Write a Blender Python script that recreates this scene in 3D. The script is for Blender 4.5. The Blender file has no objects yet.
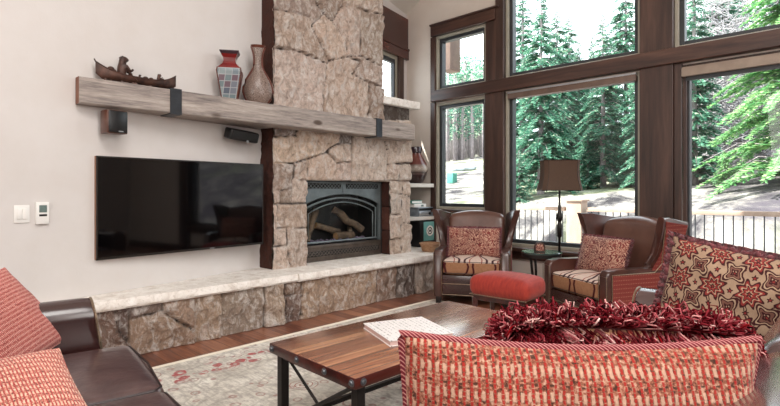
import bpy, bmesh, math, random
import numpy as np
from mathutils import Vector, Matrix, noise
random.seed(7)
C = bpy.context.scene.collection
PI = math.pi
# ---------------------------------------------------------------- camera and pixel -> place helpers
F = 501.0; HZ = 191.5; EYE = 1.25; YAW = math.radians(44.07)
RT = Vector((math.cos(YAW), math.sin(YAW), 0)); FW = Vector((-math.sin(YAW), math.cos(YAW), 0))
def ray(px):
    return RT*((px-390)/F) + FW
def at(px, py, Z):
    p = ray(px)*Z; return Vector((p.x, p.y, EYE+(HZ-py)*Z/F))
def on_x(px, py, X):
    r = ray(px); return at(px, py, X/r.x)
def on_y(px, py, Y):
    r = ray(px); return at(px, py, Y/r.y)
def on_wall(px, py, off=0.0):            # the slightly angled television wall
    r = ray(px); return at(px, py, (4.034-off)/(-(r.x)-0.2*r.y))
def wall_x(y): return -4.6-0.2*(y-2.83)
def WX(px, Y=5.72): return on_y(px, 0, Y).x

# ---------------------------------------------------------------- object helpers
def tag(o, label=None, cat=None, group=None, kind=None):
    if label: o['label'] = label
    if cat: o['category'] = cat
    if group: o['group'] = group
    if kind: o['kind'] = kind
    return o
def thing(name, label, cat, loc=(0,0,0), rotz=0.0, group=None):
    o = bpy.data.objects.new(name, None); o.empty_display_size = .1; C.objects.link(o)
    o.location = loc; o.rotation_euler = (0,0,rotz)
    return tag(o, label, cat, group)
def obj(name, bm, m, parent=None, smooth=True, sharp=35, loc=None):
    me = bpy.data.meshes.new(name); bmesh.ops.recalc_face_normals(bm, faces=bm.faces[:]) if len(bm.faces) < 60000 else None
    bm.to_mesh(me); bm.free()
    for mm in (m if isinstance(m, (list, tuple)) else [m]): me.materials.append(mm)
    if smooth:
        me.shade_smooth()
        try: me.set_sharp_from_angle(angle=math.radians(sharp))
        except Exception: pass
    o = bpy.data.objects.new(name, me); C.objects.link(o)
    if parent: o.parent = parent
    if loc is not None: o.location = loc
    return o
def struct(name, bm, m, parent=None, **k):
    o = obj(name, bm, m, parent, **k)
    if not parent: o['kind'] = 'structure'
    return o
def copy_tree(o, parent=None):
    c = o.copy(); C.objects.link(c); c.parent = parent
    for ch in list(o.children): copy_tree(ch, c)
    return c
def NB(): return bmesh.new()
def box(bm, x0, x1, y0, y1, z0, z1, bev=0.0, seg=2, mi=0, M=None):
    vs = [bm.verts.new((x, y, z)) for x in (x0,x1) for y in (y0,y1) for z in (z0,z1)]
    fs = [bm.faces.new([vs[i] for i in q]) for q in ((0,1,3,2),(4,6,7,5),(0,4,5,1),(2,3,7,6),(0,2,6,4),(1,5,7,3))]
    for f in fs: f.material_index = mi
    es = list({e for f in fs for e in f.edges})
    allv = vs
    if bev > 0:
        r = bmesh.ops.bevel(bm, geom=es, offset=bev, segments=seg, affect='EDGES', profile=.5)
        allv = list({v for f in r['faces'] for v in f.verts} | {v for v in vs if v.is_valid})
    if M is not None:
        bmesh.ops.transform(bm, matrix=M, verts=[v for v in allv if v.is_valid])
    return bm
def prism(bm, pts, axis, lo, hi, bev=0.0, seg=2, mi=0, M=None):
    def P(a, b, t):
        return {'x': (t,a,b), 'y': (a,t,b), 'z': (a,b,t)}[axis]
    A = [bm.verts.new(P(a,b,lo)) for a,b in pts]; B = [bm.verts.new(P(a,b,hi)) for a,b in pts]
    n = len(pts); fs = [bm.faces.new(A), bm.faces.new(B[::-1])]
    for i in range(n): fs.append(bm.faces.new((A[i],A[(i+1)%n],B[(i+1)%n],B[i])))
    for f in fs: f.material_index = mi
    vv = A+B
    if bev > 0:
        es = list({e for f in fs[:2] for e in f.edges})
        r = bmesh.ops.bevel(bm, geom=es, offset=bev, segments=seg, affect='EDGES', profile=.5)
        vv = list({v for f in r['faces'] for v in f.verts} | {v for v in vv if v.is_valid})
    if M is not None: bmesh.ops.transform(bm, matrix=M, verts=[v for v in vv if v.is_valid])
    return bm
def rbox(bm, cx, cy, cz, w, d, h, r, puff=(0,0,0), n=6, M=None, warp=None, mi=0):
    """rounded box with softly bulging faces"""
    hs = (w/2, d/2, h/2)
    def ax(a):
        rr = min(r, a*.98); k = [0,.3,.65,1]
        L = [-a+rr*t for t in k]
        m = [(-a+rr)+(2*(a-rr))*i/n for i in range(1, n)]
        return L+m+[-t for t in L[::-1]]
    X, Y, Z = ax(hs[0]), ax(hs[1]), ax(hs[2]); N = len(X)-1
    cache = {}
    def V(i,j,k):
        key = (i,j,k)
        if key in cache: return cache[key]
        p = Vector((X[i],Y[j],Z[k])); rr = [min(r, a*.98) for a in hs]
        q = Vector([max(-hs[t]+rr[t], min(hs[t]-rr[t], p[t])) for t in range(3)])
        dlt = p-q
        if dlt.length > 1e-9:
            nn = Vector([dlt[t]/rr[t] for t in range(3)]); L = nn.length
            nn = nn/L if L > 0 else nn
            p = q+Vector([nn[t]*rr[t] for t in range(3)])
        u = [p[t]/hs[t] for t in range(3)]
        f = [max(0,1-x*x) for x in u]
        p = Vector((p.x+puff[0]*u[0]*f[1]*f[2], p.y+puff[1]*u[1]*f[0]*f[2], p.z+puff[2]*u[2]*f[0]*f[1]))
        if warp: p = Vector(warp(p))
        p = p+Vector((cx,cy,cz))
        if M is not None: p = M@p
        v = bm.verts.new(p); cache[key] = v; return v
    for a in range(N):
        for b in range(N):
            for q in (((0,a,b),(0,a,b+1),(0,a+1,b+1),(0,a+1,b)), ((N,a,b),(N,a+1,b),(N,a+1,b+1),(N,a,b+1)),
                      ((a,0,b),(a+1,0,b),(a+1,0,b+1),(a,0,b+1)), ((a,N,b),(a,N,b+1),(a+1,N,b+1),(a+1,N,b)),
                      ((a,b,0),(a,b+1,0),(a+1,b+1,0),(a+1,b,0)), ((a,b,N),(a+1,b,N),(a+1,b+1,N),(a,b+1,N))):
                f = bm.faces.new([V(*t) for t in q]); f.material_index = mi
    return bm
def tube(bm, pts, r, n=8, closed=False, mi=0, caps=True, M=None):
    pts = [Vector(p) for p in pts]; rings = []; L = len(pts)
    up = Vector((0,0,1))
    for i, p in enumerate(pts):
        if closed: t = pts[(i+1)%L]-pts[(i-1)%L]
        else: t = pts[min(i+1,L-1)]-pts[max(i-1,0)]
        if t.length < 1e-9: t = Vector((0,0,1))
        t.normalize()
        ref = up if abs(t.dot(up)) < .95 else Vector((1,0,0))
        a = t.cross(ref).normalized(); b = t.cross(a)
        rr = r[i] if isinstance(r, (list, tuple)) else r
        ring = []
        for k in range(n):
            an = 2*PI*k/n; q = p+a*math.cos(an)*rr+b*math.sin(an)*rr
            if M is not None: q = M@q
            ring.append(bm.verts.new(q))
        rings.append(ring)
    for i in range(L if closed else L-1):
        A, B = rings[i], rings[(i+1)%L]
        for k in range(n):
            f = bm.faces.new((A[k],A[(k+1)%n],B[(k+1)%n],B[k])); f.material_index = mi
    if caps and not closed and n > 2:
        for ring in (rings[0][::-1], rings[-1]):
            f = bm.faces.new(ring); f.material_index = mi
    return bm
def lathe(bm, prof, n=32, cx=0, cy=0, sx=1, sy=1, rot=0, mi=0, M=None):
    rings = []
    for r, z in prof:
        ring = []
        for k in range(n):
            a = 2*PI*k/n+rot
            q = Vector((cx+r*math.cos(a)*sx, cy+r*math.sin(a)*sy, z))
            if M is not None: q = M@q
            ring.append(bm.verts.new(q))
        rings.append(ring)
    for A, B in zip(rings, rings[1:]):
        for k in range(n):
            f = bm.faces.new((A[k],A[(k+1)%n],B[(k+1)%n],B[k])); f.material_index = mi
    for ring, rr in ((rings[0][::-1], prof[0][0]), (rings[-1], prof[-1][0])):
        if rr > 1e-4:
            f = bm.faces.new(ring); f.material_index = mi
    return bm
def frame_matrix(loc, xdir, up):
    """local x -> xdir, local z -> up (made square), local y -> the cross"""
    x = Vector(xdir).normalized(); z = Vector(up); z = (z-x*z.dot(x)).normalized(); y = z.cross(x)
    M = Matrix((x, y, z)).transposed().to_4x4(); M.translation = Vector(loc); return M

# ---------------------------------------------------------------- materials
def lin(c):
    if isinstance(c, str):
        c = [int(c[i:i+2],16)/255 for i in (0,2,4)]
    return tuple((x/12.92 if x <= .04045 else ((x+.055)/1.055)**2.4) for x in c)+(1,)
class NT:
    def __init__(s, name):
        s.m = bpy.data.materials.new(name); s.m.use_nodes = True; s.t = s.m.node_tree; s.n = s.t.nodes; s.n.clear()
        s.out = s.n.new('ShaderNodeOutputMaterial'); s.bs = s.n.new('ShaderNodeBsdfPrincipled')
        s.link(s.bs.outputs[0], s.out.inputs[0])
    def link(s, a, b): s.t.links.new(a, b)
    def set(s, inp, v):
        if hasattr(v, 'is_output') or isinstance(v, bpy.types.NodeSocket): s.link(v, inp)
        else: inp.default_value = v
    def P(s, **k):
        names = {'color':'Base Color','rough':'Roughness','metal':'Metallic','spec':'Specular IOR Level','coat':'Coat Weight','sheen':'Sheen Weight','coatr':'Coat Roughness','alpha':'Alpha','normal':'Normal','trans':'Transmission Weight'}
        for a, v in k.items(): s.set(s.bs.inputs[names[a]], v)
    def coord(s, kind='Object', scale=(1,1,1), rot=(0,0,0), loc=(0,0,0)):
        c = s.n.new('ShaderNodeTexCoord'); m = s.n.new('ShaderNodeMapping')
        m.inputs['Scale'].default_value = scale; m.inputs['Rotation'].default_value = rot; m.inputs['Location'].default_value = loc
        s.link(c.outputs[kind], m.inputs[0]); return m.outputs[0]
    def noise(s, v, scale, detail=4, rough=.55, dist=0, col=False):
        n = s.n.new('ShaderNodeTexNoise'); s.link(v, n.inputs['Vector'])
        n.inputs['Scale'].default_value = scale; n.inputs['Detail'].default_value = detail
        n.inputs['Roughness'].default_value = rough; n.inputs['Distortion'].default_value = dist
        return n.outputs['Color' if col else 'Fac']
    def vor(s, v, scale, feature='F1', out='Distance', metric='EUCLIDEAN', rnd=1):
        n = s.n.new('ShaderNodeTexVoronoi'); n.feature = feature
        if feature not in ('DISTANCE_TO_EDGE','N_SPHERE_RADIUS'): n.distance = metric
        s.link(v, n.inputs['Vector']); n.inputs['Scale'].default_value = scale
        n.inputs['Randomness'].default_value = rnd; return n.outputs[out]
    def ramp(s, f, stops, interp='LINEAR'):
        n = s.n.new('ShaderNodeValToRGB'); n.color_ramp.interpolation = interp
        e = n.color_ramp.elements
        while len(e) < len(stops): e.new(.5)
        for i, (p, c) in enumerate(stops):
            e[i].position = p; e[i].color = lin(c) if not isinstance(c, (int, float)) else (c,c,c,1)
        s.set(n.inputs[0], f); return n.outputs[0]
    def math(s, op, a, b=0.0, c=0.0, clamp=False):
        n = s.n.new('ShaderNodeMath'); n.operation = op; n.use_clamp = clamp
        s.set(n.inputs[0], a); s.set(n.inputs[1], b)
        if op in ('MULTIPLY_ADD','WRAP','COMPARE','SMOOTH_MIN'): s.set(n.inputs[2], c)
        return n.outputs[0]
    def mix(s, f, a, b, mode='MIX'):
        n = s.n.new('ShaderNodeMix'); n.data_type = 'RGBA'; n.blend_type = mode
        s.set(n.inputs[0], f)
        for i, v in ((6,a),(7,b)):
            if isinstance(v, (str,)): v = lin(v)
            s.set(n.inputs[i], v)
        return n.outputs[2]
    def sep(s, v):
        n = s.n.new('ShaderNodeSeparateXYZ'); s.link(v, n.inputs[0]); return n.outputs
    def comb(s, x, y, z):
        n = s.n.new('ShaderNodeCombineXYZ')
        for i, v in enumerate((x,y,z)): s.set(n.inputs[i], v)
        return n.outputs[0]
    def vm(s, op, a, b):
        n = s.n.new('ShaderNodeVectorMath'); n.operation = op; s.set(n.inputs[0], a); s.set(n.inputs[1], b); return n.outputs[0]
    def attr(s, name):
        n = s.n.new('ShaderNodeVertexColor'); n.layer_name = name; return n.outputs[0]
    def bump(s, h, strength=.3, dist=.01):
        n = s.n.new('ShaderNodeBump'); s.set(n.inputs['Height'], h)
        n.inputs['Strength'].default_value = strength; n.inputs['Distance'].default_value = dist
        s.link(n.outputs[0], s.bs.inputs['Normal']); return n.outputs[0]
def pm(name, c1, c2=None, scale=6, rough=.5, bump=0, bscale=None, stretch=(1,1,1), metal=0, coat=0, spec=.5, sheen=0, dist=0, coordk='Object', detail=5, lo=.35, hi=.65, bdist=.004):
    t = NT(name); v = t.coord(coordk, stretch)
    if c2 is None: c2 = c1
    n = t.noise(v, scale, detail, .6, dist)
    t.P(color=t.ramp(n, [(lo,c1),(hi,c2)]), rough=rough, metal=metal, coat=coat, coatr=.18, spec=spec, sheen=sheen)
    if bump: t.bump(t.noise(v, bscale or scale*4, 5, .6), bump, bdist)
    return t.m
# ================================================================= MATERIALS
M_ = {}
M_['wall'] = pm('wall_paint', 'd3cecb', 'cfc9c5', 3, .75, .15, 60)
M_['wall_tan'] = pm('wall_paint_tan', 'd0c5bb', 'cbbfb4', 3, .75, .15, 60)
M_['ceil'] = pm('ceiling_paint', 'dcd6cd', 'd8d2c8', 3, .85, .1, 60)
def wood(name, c1, c2, c3, along='x', scale=3.0, rough=.4, bump=.15, coat=0, planks=None):
    t = NT(name); st = {'x':(.22,3.2,3.2),'y':(3.2,.22,3.2),'z':(3.2,3.2,.22)}[along]
    v = t.coord('Object', st)
    n1 = t.noise(v, scale, 6, .62, .6); n2 = t.noise(v, scale*7, 3, .6)
    f = t.math('MULTIPLY_ADD', n2, .25, t.math('MULTIPLY', n1, .78))
    col = t.ramp(f, [(.34,c1),(.5,c2),(.66,c3)])
    t.P(color=col, rough=rough, coat=coat, coatr=.2)
    t.bump(f, bump, .006); return t.m
M_['trim'] = wood('dark_stained_timber', '231815', '412b24', '5c4034', 'x', 2.2, .34, .12)
M_['trim_z'] = wood('dark_stained_timber_upright', '251a16', '3f2b24', '553d33', 'z', 2.2, .38, .12)
M_['dark_red_wood'] = wood('dark_cherry_board', '2a1210', '431d18', '5c2a20', 'y', 2.2, .25, .1, .4)
M_['sash'] = pm('pale_window_jamb', 'a49e8f', '999384', 5, .5)
M_['sash_dark'] = pm('dark_metal_clad_sash', '33363a', '2a2d30', 5, .4)
M_['shade_wood'] = pm('taupe_wood_cassette', '5e4a40', '6e584c', 8, .5)
M_['shade'] = pm('roller_shade_cassette', '9c8b7d', '8f7f72', 8, .55)
def glass(nm='window_glass', ior=.02):
    t = NT(nm); tr = t.n.new('ShaderNodeBsdfTransparent'); gl = t.n.new('ShaderNodeBsdfGlossy')
    tr.inputs[0].default_value = (.97,.985,.98,1); gl.inputs['Roughness'].default_value = .02
    lw0 = t.n.new('ShaderNodeLayerWeight'); lw0.inputs[0].default_value = .5
    fr = t.math('MULTIPLY_ADD', t.math('POWER', lw0.outputs['Facing'], 5.0), .5, ior)
    mx = t.n.new('ShaderNodeMixShader'); t.link(fr, mx.inputs[0]); t.link(tr.outputs[0], mx.inputs[1]); t.link(gl.outputs[0], mx.inputs[2])
    t.link(mx.outputs[0], t.out.inputs[0]); t.n.remove(t.bs); return t.m
M_['glass'] = glass(); M_['door_glass'] = glass('fireplace_glass', .012)
def beam():
    t = NT('weathered_grey_beam'); v = t.coord('Object', (6,.5,6))
    n1 = t.noise(v, 3, 8, .65, .8); n2 = t.noise(t.coord('Object',(14,1.2,14)), 5, 4, .7)
    f = t.math('MULTIPLY_ADD', n2, .4, t.math('MULTIPLY', n1, .62))
    col = t.ramp(f, [(.33,'57504d'),(.45,'857b76'),(.56,'a2978f'),(.68,'bcb2aa')])
    k = t.vor(t.coord('Object', (3.1,1.35,3.1), loc=(.3,.35,.2)), 1.6)
    kn = t.ramp(k, [(.0,0.0),(.10,.15),(.16,1.0)])
    col = t.mix(kn, '4a3a30', col)
    t.P(color=col, rough=.75); t.bump(f, .5, .008); return t.m
M_['beam'] = beam()
M_['beam_end'] = pm('red_brown_beam_end', '8a5f4c', '6f4738', 8, .7, .2)
M_['iron'] = pm('dark_iron', '3a3d42', '2f3236', 12, .42, .15, 40, metal=.6)
M_['iron_black'] = pm('black_iron', '211d1c', '2c2725', 12, .38, .1, 40, metal=.5)
def stone(name, rough=.85, s=1.0):
    t = NT(name); v = t.coord('Object'); a = t.attr('Col')
    n = t.noise(t.coord('Object', (1,1.3,.8)), 11*s, 10, .74, .9); n2 = t.noise(v, 38*s, 6, .75, .5)
    w = t.noise(v, 2.6*s, 6, .65, .8)
    c = t.mix(t.math('MULTIPLY', t.ramp(w, [(.44,0.0),(.66,1.0)]), .30), a, 'a98d78')
    c = t.mix(t.math('MULTIPLY', t.ramp(n, [(.47,0.0),(.60,1.0)]), .6), c, 'f4efea')
    c = t.mix(t.math('MULTIPLY', t.ramp(n, [(.38,1.0),(.47,0.0)]), .48), c, '75675f')
    c = t.mix(t.math('MULTIPLY', t.ramp(n2, [(.36,1.0),(.46,0.0)]), .45), c, '6b5d55')
    j = t.attr('Joint'); c = t.mix(j, c, '3b2c24')
    c = t.mix(.10, c, 'e6dcd2'); j = t.attr('Joint'); c = t.mix(j, c, '3b2c24')
    t.P(color=c, rough=rough, spec=.3); rd_ = t.math('ABSOLUTE', t.math('SUBTRACT', t.noise(v, 7, 5, .6, .8), .5)); h = t.math('ADD', t.math('ADD', t.math('MULTIPLY', n2, .45), n), t.math('MULTIPLY', rd_, -1.6)); t.bump(h, 1.0, .05); return t.m
M_['stone'] = stone('split_face_stone')
def stone_warm_lit():  # warm light on the side faces, painted in as a red-brown tone
    t = NT('split_stone_warm_light_tint'); v = t.coord('Object'); a = t.attr('Col'); n = t.noise(v, 14, 8, .75, .5)
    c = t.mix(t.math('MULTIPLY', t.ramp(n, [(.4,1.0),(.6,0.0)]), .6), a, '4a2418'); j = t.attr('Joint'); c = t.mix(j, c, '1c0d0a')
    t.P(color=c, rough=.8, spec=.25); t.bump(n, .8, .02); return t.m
M_['stone_warm_lit'] = stone_warm_lit()

def slab():
    t = NT('cream_limestone'); v = t.coord('Object')
    n = t.noise(v, 9, 8, .7, .6); n2 = t.noise(v, 45, 5, .7)
    c = t.ramp(n, [(.35,'cfc4ba'),(.5,'e6dfd7'),(.65,'f1ece6')])
    c = t.mix(t.math('MULTIPLY', t.ramp(n2, [(.36,1.0),(.46,0.0)]), .35), c, 'a89a8e')
    t.P(color=c, rough=.6); t.bump(n2, .3, .006); return t.m
M_['slab'] = slab()
def floorm():
    t = NT('hardwood_floor'); v = t.coord('Object')
    br = t.n.new('ShaderNodeTexBrick'); t.link(v, br.inputs['Vector'])
    br.inputs['Scale'].default_value = 1; br.inputs['Brick Width'].default_value = 1.5; br.inputs['Row Height'].default_value = .125
    br.inputs['Mortar Size'].default_value = .0025; br.inputs['Color1'].default_value = (0,0,0,1); br.inputs['Color2'].default_value = (1,1,1,1); br.inputs['Mortar'].default_value = (.5,.5,.5,1)
    br.offset = .37
    g = t.noise(t.vm('ADD', t.coord('Object', (.5,8,1)), br.outputs[0]), 5, 6, .65, .7)
    f = t.math('MULTIPLY_ADD', t.math('MULTIPLY', br.outputs[0], 1.0), .28, t.math('MULTIPLY', g, .75))
    c = t.ramp(f, [(.25,'45231a'),(.42,'6e3d2b'),(.6,'935e46'),(.78,'b07d60')])
    c = t.mix(br.outputs['Fac'], c, '2a140d')
    t.P(color=c, rough=.33, coat=.2, coatr=.2); t.bump(g, .06, .004); return t.m
M_['floor'] = floorm()
def rug():
    t = NT('faded_floral_rug'); v = t.coord('Object'); x, y, z = t.sep(v)
    w = t.noise(v, 3.5, 4, .6, 0, True); wv = t.vm('ADD', v, t.vm('SCALE' if False else 'MULTIPLY', w, (.09,.09,0)))
    base = t.ramp(t.noise(v, 2.2, 5, .6), [(.35,'c6bfb3'),(.5,'dcd5c9'),(.65,'ebe6dc')])
    base = t.mix(t.math('MULTIPLY', t.ramp(t.noise(t.coord('Object',(1,6,1)), 9, 6, .7), [(.42,1.0),(.55,0.0)]), .5), base, 'a39a8e')
    e = t.vor(wv, 3.6); rings = t.math('SINE', t.math('MULTIPLY', e, 62))
    fl = t.ramp(rings, [(.66,0.0),(.8,1.0)])
    sel = t.ramp(t.vor(wv, 3.6, out='Color'), [(.42,0.0),(.5,1.0)])
    near = t.ramp(e, [(.30,1.0),(.42,0.0)])
    m1 = t.math('MULTIPLY', t.math('MULTIPLY', fl, near), t.math('MULTIPLY_ADD', sel, .55, .45))
    base = t.mix(m1, base, '94504a')
    vine = t.vor(wv, 5.5, 'DISTANCE_TO_EDGE'); m2 = t.math('MULTIPLY', t.ramp(vine, [(.02,1.0),(.05,0.0)]), .35)
    base = t.mix(m2, base, '8d8577')
    # red floral border running around the rug, inset from its edge (rug half size 1.66 x 2.2)
    dx = t.math('SUBTRACT', 1.66, t.math('ABSOLUTE', x)); dy = t.math('SUBTRACT', 2.2, t.math('ABSOLUTE', y)); d = t.math('MINIMUM', dx, dy)
    dd = t.math('MULTIPLY_ADD', t.noise(v, 7, 3, .6), .22, t.math('SUBTRACT', d, .11))
    band = t.math('MULTIPLY', t.ramp(dd, [(.19,0.0),(.23,1.0)]), t.ramp(dd, [(.38,1.0),(.42,0.0)]))
    blob = t.ramp(t.math('ABSOLUTE', t.math('SUBTRACT', t.vor(wv, 11), .30)), [(.10,1.0),(.17,0.0)])
    blob2 = t.ramp(t.noise(v, 5, 5, .7), [(.34,0.0),(.44,1.0)])
    base = t.mix(t.math('MULTIPLY', t.math('MULTIPLY', band, t.math('MULTIPLY', blob, blob2)), .95), base, 'a83034')
    line = t.math('MULTIPLY', t.ramp(dd, [(.44,0.0),(.45,1.0)]), t.ramp(dd, [(.47,1.0),(.48,0.0)]))
    base = t.mix(t.math('MULTIPLY', line, .35), base, '9c8f80')
    edge = t.ramp(d, [(.05,1.0),(.055,0.0)])
    base = t.mix(t.math('MULTIPLY', t.ramp(t.noise(v, 22, 5, .7), [(.48,0.0),(.6,1.0)]), .5), base, '928780')
    vb = t.vor(wv, 8.5); base = t.mix(t.math('MULTIPLY', t.ramp(t.math('ABSOLUTE', t.math('SUBTRACT', vb, .22)), [(.02,1.0),(.07,0.0)]), .6), base, '8f564e')
    base = t.mix(edge, base, 'f0e6d4')
    t.P(color=base, rough=.95, spec=.1, sheen=.2); t.bump(t.noise(v, 260, 2, .5), .4, .004); return t.m
M_['rug'] = rug()
def tablewood():
    t = NT('distressed_plank_top'); v = t.coord('Object'); x, y, z = t.sep(v)
    st = t.math('FLOOR', t.math('DIVIDE', t.math('ADD', x, 5), .078)); fr = t.math('FRACT', t.math('DIVIDE', t.math('ADD', x, 5), .078))
    off = t.comb(t.math('MULTIPLY', st, 3.7), t.math('MULTIPLY', st, 1.3), st)
    g = t.noise(t.vm('ADD', t.coord('Object',(11,.7,6)), off), 2.4, 8, .68, .9)
    wn = t.n.new('ShaderNodeTexWhiteNoise'); wn.noise_dimensions = '1D'; t.link(st, wn.inputs['W'])
    f = t.math('MULTIPLY_ADD', wn.outputs[0], .2, t.math('MULTIPLY', g, .85))
    c = t.ramp(f, [(.28,'4a281c'),(.46,'85533a'),(.62,'a97655'),(.8,'c49a78')])
    gap = t.ramp(t.math('ABSOLUTE', t.math('SUBTRACT', fr, .5)), [(.46,0.0),(.49,1.0)])
    c = t.mix(t.math('MULTIPLY', gap, .8), c, '22100a')
    t.P(color=c, rough=.27, coat=1, coatr=.24); t.bs.inputs['Coat IOR'].default_value = 1.9; t.bump(t.math('SUBTRACT', f, t.math('MULTIPLY', gap, .8)), .22, .004); return t.m
M_['tabletop'] = tablewood()
M_['tableedge'] = wood('red_brown_table_edge', '240b09', '3c1410', '54221a', 'y', 4, .35, .2, .2)
M_['leather'] = pm('brown_leather', '3a211c', '4f2e26', 5, .3, .18, 90, coat=.45, detail=4)
M_['leather_dark'] = pm('dark_brown_leather', '2c1615', '3c201e', 4, .27, .18, 90, coat=.7)
M_['leather_sofa'] = pm('oxblood_brown_leather', '40292a', '5c4442', 4, .34, .5, 9, coat=.5, dist=1, bdist=.012)
M_['leather_shiny'] = pm('polished_brown_leather', '40292a', '5c4442', 4, .26, .12, 6, coat=1, dist=1, bdist=.01)
M_['bolt'] = pm('worn_iron_bolt', '6a6c70', '54565a', 30, .4, metal=.6)
M_['leather_taupe'] = pm('taupe_brown_leather', '55382f', '66463b', 4, .3, .15, 90, coat=.2)
M_['nail'] = pm('antique_brass_nails', 'a3907a', '7c6c5a', 120, .35, metal=.8)
M_['piping'] = pm('dark_leather_piping', '241617', '2e1d1d', 10, .4)
def redfab():
    t = NT('red_woven_panel'); v = t.coord('Object'); x, y, z = t.sep(v)
    row = t.math('SINE', t.math('MULTIPLY', z, 2*PI/.034)); col = t.math('SINE', t.math('MULTIPLY', t.math('ADD', x, y), 2*PI/.018))
    n = t.noise(v, 60, 3, .6)
    c = t.mix(n, '6e2f2a', '863f37')
    m = t.math('MULTIPLY', t.ramp(row, [(.78,0.0),(.92,1.0)]), t.ramp(col, [(.35,0.0),(.6,1.0)]))
    c = t.mix(t.math('MULTIPLY', m, .4), c, 'c99a84')
    m2 = t.ramp(row, [(.1,1.0),(.25,0.0)]); c = t.mix(t.math('MULTIPLY', m2, .2), c, '5e2626')
    t.P(color=c, rough=.85, spec=.15); t.bump(row, .12, .002); return t.m
M_['redfab'] = redfab()
def tweed(name, s=1.0, peach='d9896a', red='b32a26', white='efd6b8', dark='5c3a34', redsh=.5, rr=0.0):
    """basket weave of red cords, cream tufts and brown dashes, in the cushion's own plane"""
    t = NT(name); v = t.coord('Object', rot=(0,rr,0)); x, y, z = t.sep(v)
    px = .0126*s; pz = .036*s
    jx = t.math('MULTIPLY_ADD', t.noise(v, 90/s, 2, .6), .004*s, x)
    jz = t.math('MULTIPLY_ADD', t.noise(v, 70/s, 2, .6), .006*s, z)
    u = t.math('FRACT', t.math('DIVIDE', t.math('ADD', jx, 10), px)); ww = t.math('FRACT', t.math('DIVIDE', t.math('ADD', jz, 10), pz))
    u2 = t.math('FRACT', t.math('DIVIDE', t.math('ADD', jx, 10), px*2)); w3 = t.math('FRACT', t.math('DIVIDE', t.math('ADD', jz, 10), pz/5))
    base = t.ramp(t.noise(v, 150/s, 3, .6), [(.35,dark),(.5,peach),(.7,white)])
    cord = t.ramp(t.math('ABSOLUTE', t.math('SUBTRACT', u, .5)), [(.14,1.0),(.2,0.0)])
    brk = t.ramp(w3, [(.12,0.0),(.25,1.0)])
    c = t.mix(t.math('MULTIPLY', t.math('MULTIPLY', cord, brk), .92), base, red)
    tuft = t.math('MULTIPLY', t.ramp(t.math('ABSOLUTE', t.math('SUBTRACT', u, .5)), [(.25,0.0),(.32,1.0)]), t.ramp(t.math('ABSOLUTE', t.math('SUBTRACT', ww, .5)), [(.17,1.0),(.22,0.0)]))
    c = t.mix(t.math('MULTIPLY', tuft, .75), c, white)
    dash = t.math('MULTIPLY', t.ramp(t.math('ABSOLUTE', t.math('SUBTRACT', u2, .5)), [(.10,1.0),(.16,0.0)]), t.math('MULTIPLY', t.ramp(t.math('ABSOLUTE', t.math('SUBTRACT', ww, .5)), [(.36,0.0),(.4,1.0)]), t.ramp(w3, [(.4,0.0),(.6,1.0)])))
    c = t.mix(t.math('MULTIPLY', dash, .9), c, dark)
    t.P(color=c, rough=.9, spec=.1, sheen=.15)
    t.bump(t.math('ADD', t.math('ADD', cord, tuft), t.noise(v, 220/s, 2, .5)), .5, .004*s); return t.m
M_['tweed'] = tweed('red_basketweave_tweed', 1.0, '8f5744', '962420', 'bd9c86', '40291f')
M_['tweed_small'] = tweed('red_tweed_fine', .55, 'b8635a', '9c2b30', 'e2b8a8', '4e2d2e')
M_['tweed_bold'] = tweed('coral_tweed_bold', .8, 'd08070', 'b03034', 'ecd0b8', '5a3a34')
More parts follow.
